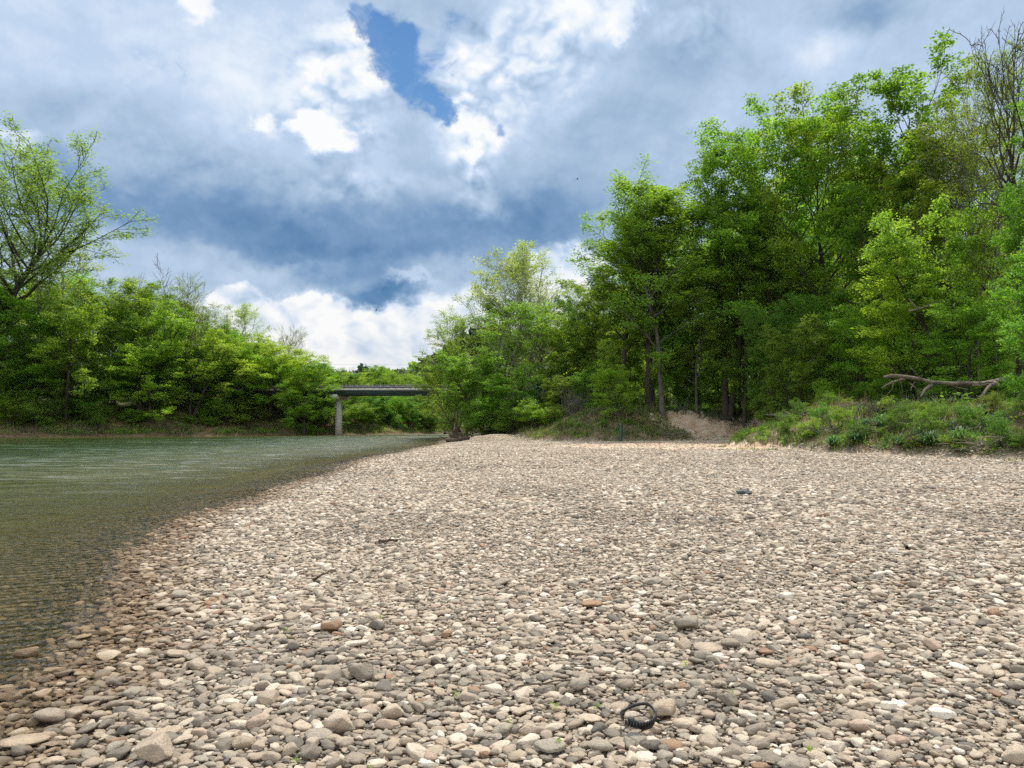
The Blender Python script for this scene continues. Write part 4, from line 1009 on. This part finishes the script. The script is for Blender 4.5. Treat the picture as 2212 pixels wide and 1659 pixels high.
# ------------------------------------------------------------------ grass and weeds on the banks
def blades(name, x, y, h, wd, material, rng, bend=.5, flat=0.0):
    n = len(x); z = land(x, y)[0]
    a = rng.uniform(0, 6.283, n); dx, dy = np.cos(a), np.sin(a)
    b = rng.uniform(.15, 1, n) * bend; L = h * rng.uniform(.5, 1.25, n)
    fl = rng.uniform(0, flat, n) if flat else np.zeros(n)
    up = np.cos(fl * 1.3); out_ = np.sin(fl * 1.3)
    base = np.stack([x, y, z - .03], 1); side = np.stack([-dy, dx, np.zeros(n)], 1) * (wd / 2)
    mid = base + np.stack([dx * L * (.18 * b + .5 * out_), dy * L * (.18 * b + .5 * out_), L * .55 * up], 1)
    tip = base + np.stack([dx * L * (.62 * b + .9 * out_), dy * L * (.62 * b + .9 * out_), L * (1 - .35 * b) * up], 1)
    V = np.stack([base - side, base + side, mid + side * .8, mid - side * .8, tip], 1).reshape(-1, 3)
    i = np.arange(n) * 5
    F4 = np.stack([i, i + 1, i + 2, i + 3], 1); F3 = np.stack([i + 3, i + 2, i + 4], 1)
    t = np.clip(rng.uniform(0, 1, n), 0, 1)
    return V, F4, F3, t
def grass_obj(name, sets, material, label):
    Vs, A4, A3, T4 = [], [], [], []
    off = 0
    for V, F4, F3, t in sets:
        Vs.append(V); A4.append(F4 + off); A3.append(F3 + off); T4.append(t); off += len(V)
    t = np.concatenate(T4)
    o = obj(name, np_mesh(name, np.concatenate(Vs), [np.concatenate(A4), np.concatenate(A3)], [material], fattr={'tint': np.concatenate([t, t])}))
    tag(o, label, 'grass', kind='stuff'); return o
def bank_veg():
    rng = np.random.default_rng(12)
    def cand(n, x0, x1, y0, y1):
        return rng.uniform(x0, x1, n), rng.uniform(y0, y1, n)
    def sel(x, y, lo, hi, thr, seed, sc=.5):
        z, dR, dL, dB = land(x, y)
        k = (dB > lo) & (dB < hi) & (fbm(x * sc, y * sc, 3, seed) > thr) & (np.abs(x) < y * .85 + 3)
        bare = (((x - 20.2) / 6.4) ** 2 + ((y - 67.2) / 4.6) ** 2 < .35 + .9 * fbm(x, y, 3, 8))
        return x[k & ~bare], y[k & ~bare]
    G, Dd = [], []
    def tufts(x, y, per, sp, h, wd, lst, bend, flat=0):
        X = np.repeat(x, per) + rng.normal(0, sp, len(x) * per); Y = np.repeat(y, per) + rng.normal(0, sp, len(x) * per)
        lst.append(blades('g', X, Y, h, wd, None, rng, bend, flat))
    x, y = cand(12000, -6, 34, 24, 92); x, y = sel(x, y, .5, 9, .48, 51); tufts(x, y, 9, .14, .34, .03, G, .8)
    x, y = cand(6000, -6, 24, 52, 96); x, y = sel(x, y, .1, 9, .36, 59); tufts(x, y, 9, .2, .45, .04, G, .9)
    x, y = cand(3000, -6, 16, 52, 96); x, y = sel(x, y, .1, 9, .42, 57); tufts(x, y, 8, .3, .7, .03, Dd, .7, 1.0)
    x, y = cand(1500, 10, 34, 24, 46); x, y = sel(x, y, .4, 8, .46, 52, .9); tufts(x, y, 26, .18, .5, .03, G, 1.1)
    x, y = cand(6500, -6, 34, 24, 92); x, y = sel(x, y, .8, 10, .52, 53); tufts(x, y, 8, .25, .7, .03, Dd, .8, .9)
    x, y = cand(2200, -6, 30, 30, 90); x, y = sel(x, y, .3, 7, .47, 54); tufts(x, y, 14, .35, .6, .04, Dd, .5, 1.2)
    x, y = cand(700, 8, 30, 28, 74); x, y = sel(x, y, 4, 9, .45, 55); tufts(x, y, 5, .2, 1.2, .025, Dd, .3)
    # thin grass fringe where the bar meets the bank
    x, y = cand(16000, -6, 30, 24, 92); z, dR, dL, dB = land(x, y); k = (dB > -.9) & (dB < .4) & (fbm(x * .6, y * .6, 3, 60) > .47); tufts(x[k], y[k], 8, .15, .16, .03, G, .6)
    x, y = cand(1500, 12, 24, 70, 76); tufts(x, y, 12, .2, .4, .04, G, .8)
    # left bank
    x, y = cand(20000, -100, -8, 100, 178); z, dR, dL, dB = land(x, y); k = (dL > .3) & (dL < 12) & (fbm(x * .3, y * .3, 3, 61) > .42)
    tufts(x[k], y[k], 8, .3, .6, .07, G, .8)
    x, y = cand(16000, -100, -8, 100, 178); z, dR, dL, dB = land(x, y); k = (dL > .1) & (dL < 9) & (fbm(x * .3, y * .3, 3, 62) > .54)
    tufts(x[k], y[k], 8, .4, .8, .07, Dd, .6, 1.0)
    grass_obj('grass', G, L_GRASS, 'green grass tufts growing over both river banks')
    grass_obj('dry_grass', Dd, L_DRY, 'dry tan grass stalks and flattened straw over both river banks')
    # leafy weeds
    x, y = cand(14000, -6, 34, 24, 92); x, y = sel(x, y, .2, 9, .44, 56, .7); z = land(x, y)[0]
    me = leaf_mesh('weeds', np.stack([x, y, z + .12], 1), 16, .17, .10, L_MAPLE, rng, 0, .6)
    tag(obj('weeds', me), 'low leafy weeds creeping over the right bank', 'weeds', kind='stuff')
    x, y = cand(9000, -105, -8, 98, 185); z, dR, dL, dB = land(x, y); k = (dL > .5) & (dL < 16) & (fbm(x * .2, y * .2, 3, 66) > .42)
    me = leaf_mesh('undergrowth', np.stack([x[k], y[k], z[k] + .35], 1), 16, .5, .26, L_OLIVE, rng, 0, .6)
    tag(obj('undergrowth', me), 'leafy undergrowth covering the left river bank', 'undergrowth', kind='stuff')
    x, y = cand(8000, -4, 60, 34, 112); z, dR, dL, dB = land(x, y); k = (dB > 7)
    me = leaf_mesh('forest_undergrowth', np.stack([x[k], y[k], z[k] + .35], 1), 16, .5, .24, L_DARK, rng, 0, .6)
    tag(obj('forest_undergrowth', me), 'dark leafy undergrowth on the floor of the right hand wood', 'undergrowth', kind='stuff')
bank_veg()

# ------------------------------------------------------------------ bridge
def bridge():
    conc = m_simple('concrete_pale', (.42, .41, .37), (.56, .55, .50), .85, 2.2)
    m, t, out = mat('pier_concrete'); g = t.new('ShaderNodeNewGeometry'); sp = t.new('ShaderNodeSeparateXYZ', ins={0: g.outputs['Position']})
    n = t.noise(g.outputs['Position'], 1.6, 5)
    c = t.ramp(t.rng(t.m('MULTIPLY_ADD', n, 1.4, sp.outputs[2]), 0.0, 5.5), [(0, (.17, .14, .10)), (.25, (.33, .29, .22)), (.6, (.50, .48, .42)), (1, (.58, .57, .52))])
    princ(t, out, c, .9, n, .2, .2); pierm = m
    rail = m_simple('weathered_rail', (.10, .09, .10), (.24, .21, .22), .9, 3.0)
    steel = m_simple('green_steel', (.035, .06, .055), (.06, .09, .08), .5, 1.0)
    a = -R_(4); ca, sa = math.cos(a), math.sin(a)
    px_, py_ = at(717, 900, 134)[0], 134.0
    root = empty('river_bridge', (px_, py_, 0), a)
    tag(root, 'concrete and dark steel road bridge crossing the river on one tall pier', 'bridge')
    ztop = at(716, 832, 134)[2]      # top of railing
    zb = at(716, 852, 134)[2]        # bottom of beam
    x0, x1 = -26, 27
    yd0, yd1 = 0.0, 8.2
    hR = (ztop - zb) * .40
    zs = ztop - hR                   # slab top
    def P_(name, parts, mt, par=root):
        V, F = join(parts); return obj(name, np_mesh(name, V, F, [mt]), par)
    cx = (x0 + x1) / 2; Lx = x1 - x0
    P_('deck', [boxvf((cx, 4.1, zs - .14), (Lx, 8.9, .28))], conc)
    for yy in (.55, 2.9, 5.3, 7.6):
        P_('girder', [boxvf((cx, yy, (zs - .283 + zb) / 2), (Lx, .08, zs - .283 - zb)), boxvf((cx, yy, zb + .03), (Lx - .01, .42, .05)), boxvf((cx, yy, zs - .32), (Lx - .01, .40, .05))] +
           [boxvf((x0 + 2 + i * 4.2, yy - .05, (zs - .36 + zb) / 2 + .02), (.06, .06, zs - .5 - zb)) for i in range(int(Lx / 4.2))], steel)
    for yy in (-.22, 8.42):
        r = P_('railing', [boxvf((cx, yy, zs + hR - .07), (Lx, .26, .14)), boxvf((cx, yy, zs + hR * .44), (Lx - .02, .14, hR * .5))], rail)
        rp = [boxvf((x0 + .5 + i * 1.45, yy - .006, zs + hR * .43), (.22, .30, hR * .86)) for i in range(int(Lx / 1.45))]
        q = P_('railing_posts', rp, m_simple('rail_post', (.14, .13, .13), (.30, .27, .27), .9), r)
    zc = zb
    k = 12
    # tapered round column
    a_ = np.arange(16) * 2 * np.pi / 16
    rings = []
    for z_, r_ in ((-2.0, .76), (0, .72), (zc - 1.2, .54), (zc - .85, .54)):
        rings.append(np.stack([.35 + r_ * np.cos(a_), 4.1 + r_ * np.sin(a_), np.full(16, z_)], 1))
    V = np.concatenate(rings); F = np.array([[i * 16 + j, i * 16 + (j + 1) % 16, (i + 1) * 16 + (j + 1) % 16, (i + 1) * 16 + j] for i in range(3) for j in range(16)])
    V[:, 1] -= 1.0
    pier = obj('pier', np_mesh('pier', V, F, [pierm], True), root)
    # hammerhead cap, deepest over the column
    prof = [(-.35, zc - .8), (1.6, zc - .95), (4.9, zc - .95), (7.8, zc - .7), (7.8, zc), (-.35, zc)]
    Vc = np.array([(xx, yy, zz) for xx in (-.16, .92) for (yy, zz) in prof]); n6 = 6
    Fc = [[i, (i + 1) % 6, 6 + (i + 1) % 6, 6 + i] for i in range(6)]
    Fe = [[0, 1, 2, 5][::-1], [2, 3, 4, 5][::-1], [6, 7, 8, 11], [8, 9, 10, 11]]
    obj('pier_cap', np_mesh('pier_cap', Vc, np.array(Fc + Fe), [conc]), pier)
    # wooded abutment shoulders carry the ends
    P_('abutment', [boxvf((x0 + 1, 4.1, zb - 3), (2.0, 8.4, 5.9))], rail)
    P_('abutment', [boxvf((x1 - 1, 4.1, zb - 3), (2.0, 8.4, 5.9))], rail)
bridge()
def wires():
    wm = m_simple('wire', (.2, .2, .2), (.25, .25, .25))
    for j, (za, zb_) in enumerate(((1459, 1460), (1482, 1480))):
        A = np.array(at(1250 / 1.8517, za / 1.8517, 205)); B = np.array(at(1750 / 1.8517, zb_ / 1.8517, 190))
        d = B - A; A = A - d * .9; B = B + d * 1.2
        t = np.linspace(0, 1, 16); pts = A[None] + (B - A)[None] * t[:, None]; pts[:, 2] -= 0.9 * 4 * t * (1 - t) - .9
        V, F = tube(pts, .02, 5)
        tag(obj('power_cable', np_mesh('power_cable', V, F, [wm])), ('upper' if j == 0 else 'lower') + ' thin power cable crossing the sky above the bridge', 'cable', 'power cables above the bridge')
wires()

# ------------------------------------------------------------------ small things
def post():
    m = m_simple('post_green', (.015, .04, .045), (.03, .065, .065), .45, 5, .1, .5)
    x, y, _ = at(1341, 944, 58.5); z = gz(x, y)
    top = at(1341, 914, y)[2]; h = top - z + .1
    r = empty('marker_post', (x, y, z - .1)); tag(r, 'dark green round post standing before the grassy mound', 'post')
    ang = np.arange(14) * 2 * np.pi / 14
    rad = 3.6 / FPX * y
    def rings(lst):
        V = np.concatenate([np.stack([q * np.cos(ang), q * np.sin(ang), np.full(14, zz)], 1) for zz, q in lst] )
        F = np.array([[i * 14 + j, i * 14 + (j + 1) % 14, (i + 1) * 14 + (j + 1) % 14, (i + 1) * 14 + j] for i in range(len(lst) - 1) for j in range(14)])
        return V, F
    V, F = rings([(-.2, rad), (h * .9, rad)]); obj('shaft', np_mesh('shaft', V, F, [m], True), r)
    V, F = rings([(h * .9 + .001, rad * 1.12), (h * .965, rad * 1.12), (h * .99, rad * .8), (h, .001)]); obj('cap', np_mesh('cap', V, F, [m], True), r)
post()
def ring():
    m = m_simple('black_plastic', (.008, .008, .008), (.02, .02, .02), .35, 20, .3, .5)
    x, y = ground_at(1378, 1568, .19)
    z = gz(x, y) + .095
    n = 44; t = np.linspace(R_(198), R_(198) - R_(338), n)
    parts = []
    # a strap of plastic standing on edge, ragged along its lower rim
    rng = np.random.default_rng(2)
    R0 = 37 / FPX * y
    for s, off in ((0, 0),):
        pts = np.stack([R0 * np.cos(t), R0 * .92 * np.sin(t), .012 * np.sin(t * 2 + .6)], 1)
        hgt = np.where(np.sin(t) < 0, .036, .014) * (1 + .12 * rng.normal(size=n))
        o_ = pts * np.array([1.0, 1.0, 1]); i_ = pts * np.array([.93, .93, 1])
        V = np.concatenate([o_ + np.stack([0 * t, 0 * t, hgt * .5], 1), i_ + np.stack([0 * t, 0 * t, hgt * .5], 1), i_ - np.stack([0 * t, 0 * t, hgt * .5], 1), o_ - np.stack([0 * t, 0 * t, hgt * .5], 1)])
        i = np.arange(n - 1)
        F = np.concatenate([np.stack([i + a * n, i + 1 + a * n, i + 1 + ((a + 1) % 4) * n, i + ((a + 1) % 4) * n], 1) for a in range(4)])
        parts.append((V, F))
    # teeth on the outside of the near half
    for a in np.linspace(R_(215), R_(350), 16):
        parts.append(boxvf((R0 * 1.03 * math.cos(a), R0 * .95 * math.sin(a), 0), (.008, .006, .026), a))
    V, F = join(parts)
    o = obj('plastic_ring', np_mesh('plastic_ring', V, F, [m]), None, (x, y, z)); o.rotation_euler = (R_(14), R_(-5), .1)
    tag(o, 'broken black plastic ring with a gap lying on the cobbles', 'plastic ring')
ring()
def stick(name, pts, r0, r1, material, label, cat='stick', k=6, extra=()):
    V, F = join([tube(p, np.linspace(a, b, len(p)), kk) for (p, a, b, kk) in [(pts, r0, r1, k)] + list(extra)])
    return tag(obj(name, np_mesh(name, V, F, [material], True)), label, cat)
def thin_stick():
    rng = np.random.default_rng(1); pts = []
    for i, t in enumerate(np.linspace(0, 1, 12)):
        px = 1117 + t * (1335 - 1117); py = 1484 + t * (1469 - 1484) - 4 * math.sin(t * 3.1)
        x, y = ground_at(px, py, .20); pts.append((x, y, gz(x, y) + .062 + .004 * rng.normal()))
    stick('thin_stick', pts, .005, .0025, B_DRIFTD, 'thin straight grey stick lying across the foreground cobbles')
thin_stick()
def driftwood():
    rng = np.random.default_rng(4)
    # rooty wad at the end of the bar
    x0, y0 = -5.6, 70.5; z = gz(x0, y0); parts = []
    base = np.array((x0, y0, z + .15))
    parts.append(tube(*[a for a in curve(base + (-.9, -.6, -.1), (1, .12, .08), 2.4, 9, 0, .08, rng, .24, .14)], 8))
    for i in range(60):
        a = rng.uniform(0, 6.28); e = rng.uniform(-.2, 1.3); L = rng.uniform(.6, 2.0)
        p, r = curve(base + rng.normal(0, .25, 3), (math.cos(a) * math.cos(e), math.sin(a) * math.cos(e), math.sin(e)), L, 6, -.03, .22, rng, .09, .015); parts.append(tube(p, r, 5))
    p, r = curve(base + (-.2, 0, 0), (-.08, 0, 1), 1.9, 6, 0, .12, rng, .16, .04); parts.append(tube(p, r, 6))
    V, F = join(parts); tag(obj('root_wad', np_mesh('root_wad', V, F, [B_DRIFTD], True)), 'dark tangled root wad stranded where the gravel bar meets the water', 'driftwood')
    def log(px, py, L, rad, ang, label, m=B_DRIFT, zoff=0.0, wob=.12, n=8, seed=0, nb=2, name='driftwood_log', Y=None):
        r_ = np.random.default_rng(seed)
        if Y is None:
            x, y = ground_at(px, py, .3); x, y = ground_at(px, py, gz(x, y))
        else: x, y, _ = at(px, py, Y)
        z_ = gz(x, y) if Y is None else at(px, py, Y)[2]
        d = (math.cos(ang), math.sin(ang), .02)
        p, r = curve((x - d[0] * L / 2, y - d[1] * L / 2, z_ + rad * .7 + zoff), d, L, n, 0, wob, r_, rad, rad * .55)
        pr = [tube(p, r, 8)]
        for b in range(nb):
            q, rr_ = curve(p[2 + b * 2], (r_.normal(), r_.normal(), abs(r_.normal()) + .2), L * .3, 5, 0, .2, r_, rad * .5, rad * .15); pr.append(tube(q, rr_, 5))
        V, F = join(pr); return tag(obj(name, np_mesh(name, V, F, [m], True)), label, 'driftwood')
    log(1300, 953, 1.5, .10, -.2, 'short pale log at the foot of the grassy bank left of the green post', seed=3)
    log(845, 1176, .34, .022, .6, 'small dark curled bark piece on the gravel left of centre', m=B_DRIFTD, seed=5, nb=2, wob=.4, zoff=.03, name='bark_piece')
    log(700, 1260, .2, .012, .1, 'short twig lying on the gravel above the brown cobble', m=B_DRIFTD, seed=15, nb=1, wob=.3, zoff=.03, name='twig')
    log(2000, 1190, .5, .02, .3, 'thin weathered branch on the gravel at the right', m=B_DRIFTD, seed=6, nb=1, wob=.2, zoff=.03, name='weathered_branch')
    log(1790, 1235, .3, .018, -.4, 'short dark branch on the gravel right of centre', m=B_DRIFTD, seed=7, nb=1, wob=.3, zoff=.02, name='weathered_branch')
    # fallen tree on the right bank: pale trunk with a forked end and a hanging limb
    Y = 35.0
    def W(px, py, dy=0): return np.array(at(px, py, Y + dy))
    parts = []
    parts.append(tube([W(2180, 818, .6), W(2120, 829, .3), W(2060, 829), W(2010, 826), W(1985, 818), W(1960, 817), W(1925, 826)], [.12, .11, .10, .095, .08, .065, .04], 9))
    parts.append(tube([W(1985, 819), W(1955, 814, -.2), W(1925, 812, -.3), W(1908, 815, -.3)], [.10, .09, .10, .06], 8))
    parts.append(tube([W(1930, 824), W(1915, 832, .1), W(1904, 838, .1)], [.06, .045, .02], 6))
    parts.append(tube([W(2150, 826, .1), W(2135, 836, -.4), W(2118, 862, -.7), W(2110, 885, -.8), W(2104, 910, -.9)], [.09, .08, .07, .06, .04], 8))
    parts.append(tube([W(2118, 862, -.7), W(2106, 856, -.9)], [.08, .07], 6))
    parts.append(tube([W(2012, 832), W(1998, 842, -.3), W(1988, 858, -.5)], [.12, .09, .04], 6))
    parts.append(tube([W(1945, 824), W(1948, 836, -.1), W(1949, 846, -.1)], [.03, .02, .01], 5))
    for q in range(14):
        f_ = W(1930 + q * 17, 826 + rng.normal() * 3); p_, r__ = curve(f_, (rng.normal() * .6, rng.normal() * .5 - .3, rng.normal() * .7), rng.uniform(.5, 1.5), 6, -.05, .22, rng, .03, .008); parts.append(tube(p_, r__, 4))
    r = empty('fallen_tree', (W(2060, 829)[0], Y, gz(W(2060, 829)[0], Y))); tag(r, 'long pale fallen tree trunk with forked end resting on top of the right bank', 'fallen tree')
    V, F = join(parts); V = V - np.array(r.location); obj('trunk', np_mesh('trunk', V, F, [B_DRIFT], True), r)
    # broken pale limb high in the right wood
    parts = [tube([np.array(at(1962, 672, 41)), np.array(at(1985, 668, 41)), np.array(at(2020, 655, 41)), np.array(at(2035, 650, 41))], [.06, .055, .04, .02], 6),
             tube([np.array(at(1962, 645, 41)), np.array(at(1975, 660, 41)), np.array(at(1985, 668, 41))], [.03, .04, .05], 6)]
    V, F = join(parts); tag(obj('broken_limb', np_mesh('broken_limb', V, F, [B_DRIFT], True)), 'pale broken limb caught in the leaves above the fallen tree', 'branch')
    # heaps of dead brush
    def heap(px, py, Y, w_, h_, n, label, seed, m=B_DRIFT, fan=False):
        r_ = np.random.default_rng(seed); x, y, _ = at(px, py, Y); z_ = gz(x, y); pr = []
        for i in range(n):
            a = r_.uniform(0, 6.28)
            if fan:
                d = (r_.normal() * .35, r_.normal() * .3, 1.0); s0 = (x + r_.normal() * w_ * .45, y + r_.normal() * w_ * .3, z_ - .1); L = h_ * r_.uniform(.5, 1.1)
            else:
                d = (math.cos(a), math.sin(a) * .6, r_.uniform(-.1, .5)); s0 = (x + r_.normal() * w_ * .4, y + r_.normal() * w_ * .3, z_ + r_.uniform(.0, h_ * .5)); L = w_ * r_.uniform(.3, .8)
            p, q = curve(s0, d, L, 6, -.03, .14, r_, r_.uniform(.012, .035), .006); pr.append(tube(p, q, 4))
        V, F = join(pr); return tag(obj('brush_pile', np_mesh('brush_pile', V, F, [m], True)), label, 'brush pile')
    heap(1240, 900, 71, 1.0, 3.4, 90, 'grey fan shaped heap of dead stems left of the vivid green small tree', 1, B_GREY, True)
    heap(1610, 862, 68, 2.6, 1.2, 40, 'pale bare branches lying on top of the mound', 2)
    heap(1720, 930, 44, 1.6, .5, 70, 'flattened grey brush at the left foot of the right bank', 3, B_GREY)
    heap(1450, 890, 62, 1.8, .6, 50, 'pale brush on the left slope of the sand mound', 4)
    heap(1900, 960, 33, 1.4, .5, 50, 'brown tangled stems at the foot of the right bank', 5, B_DRIFTD)
    for i_, (px, py) in enumerate(((1760, 905), (1830, 885), (1900, 900), (1960, 925), (2030, 925), (2090, 945), (2150, 930), (2180, 965), (1990, 960), (1790, 940), (2110, 980))):
        Yf = face_point(px, py)
        if Yf: heap(px, py, Yf, 1.3, .7, 34, 'tangle of dry stems on the face of the right bank', 60 + i_, (B_GREY, B_DRIFT, B_DRIFTD)[i_ % 3])['group'] = 'dry stems on the right bank'
    for i_, px in enumerate((1470, 1530, 1580, 1640, 1680, 1880, 1925, 2040, 2090)):
        heap(px, 860, 69 if px < 1700 else 36, 1.6, 1.9 if px < 1700 else 1.2, 22, 'thin upright dry stalks on top of the bank', 80 + i_, B_GREY, True)['group'] = 'dry stalks along the bank top'
    for i, (px, Y, n) in enumerate(((60, 110.5, 30), (185, 115.5, 50), (215, 116, 60), (345, 121.5, 40), (520, 131, 50), (560, 133, 50), (690, 139.5, 40), (770, 146, 40), (900, 166, 40))):
        heap(px, 930, Y, 3.2, 1.6, n, 'tangle of dead roots and branches at the waterline of the left bank', 20 + i, B_DRIFT if i % 2 else B_DRIFTD)['group'] = 'dead brush along the left waterline'
driftwood()
def litter():
    m = m_simple('dark_rubber', (.02, .025, .03), (.05, .055, .06), .6, 8)
    x, y = ground_at(1607, 1070, .3); z = gz(x, y)
    import bmesh
    bm = bmesh.new(); bmesh.ops.create_icosphere(bm, subdivisions=3, radius=.5)
    for v in bm.verts:
        v.co = Vector((v.co.x * .30, v.co.y * .22, v.co.z * .12 * (1 + .5 * math.sin(v.co.x * 9) * math.cos(v.co.y * 7))))
    me = bpy.data.meshes.new('rag'); bm.to_mesh(me); bm.free(); me.materials.append(m)
    tag(obj('dark_rag', me, None, (x, y, z + .05)), 'small dark blue grey rag lying on the middle of the gravel bar', 'rag')
    # seedlings
    rng = np.random.default_rng(9)
    for i, (px, py) in enumerate(((1200, 1532), (1290, 1535), (1205, 1605), (1100, 1555), (1480, 1450), (800, 1640), (985, 1495), (820, 1330), (620, 1345), (640, 1620), (1585, 1520), (1750, 1650))):
        x, y = ground_at(px, py, .18); zz = gz(x, y) + .035
        an = np.array([(0, 0, .012), (.006, .003, .02), (-.005, .004, .028)])
        me = leaf_mesh('seedling', an, 4, .005, .017, L_BRIGHT, rng, -.4, .45)
        tag(obj('seedling', me, None, (x, y, zz)), 'tiny green seedling sprouting between the foreground cobbles', 'seedling', 'seedlings between the cobbles')
    # two birds
    bmat = m_simple('bird_dark', (.02, .02, .02), (.04, .04, .04))
    for (px, py, Y, ba, lab) in ((1247, 387, 120, 0, 'small dark bird flying below the grey cloud right of centre'), (813, 670, 150, 1.2, 'small dark bird flying low before the white cloud above the river')):
        t = np.linspace(0, 1, 7)
        V, F = tube(np.stack([(t - .5) * .42, 0 * t, 0 * t], 1), .055 * np.sin(np.pi * np.clip(t, .04, .96)) ** .7, 8)
        o = obj('bird', np_mesh('bird', V, F, [bmat], True), None, at(px, py, Y)); o.rotation_euler = (ba, .2, .3)
        tag(o, lab, 'bird')
        for s in (-1, 1):
            W_ = np.array([(.08, 0, .02), (-.08, 0, .02), (-.10, s * .22, .09), (.04, s * .26, .10), (-.12, s * .44, .06)])
            obj('wing', np_mesh('wing', W_, [np.array([[0, 1, 2, 3]]), np.array([[3, 2, 4]])], [bmat]), o)
litter()
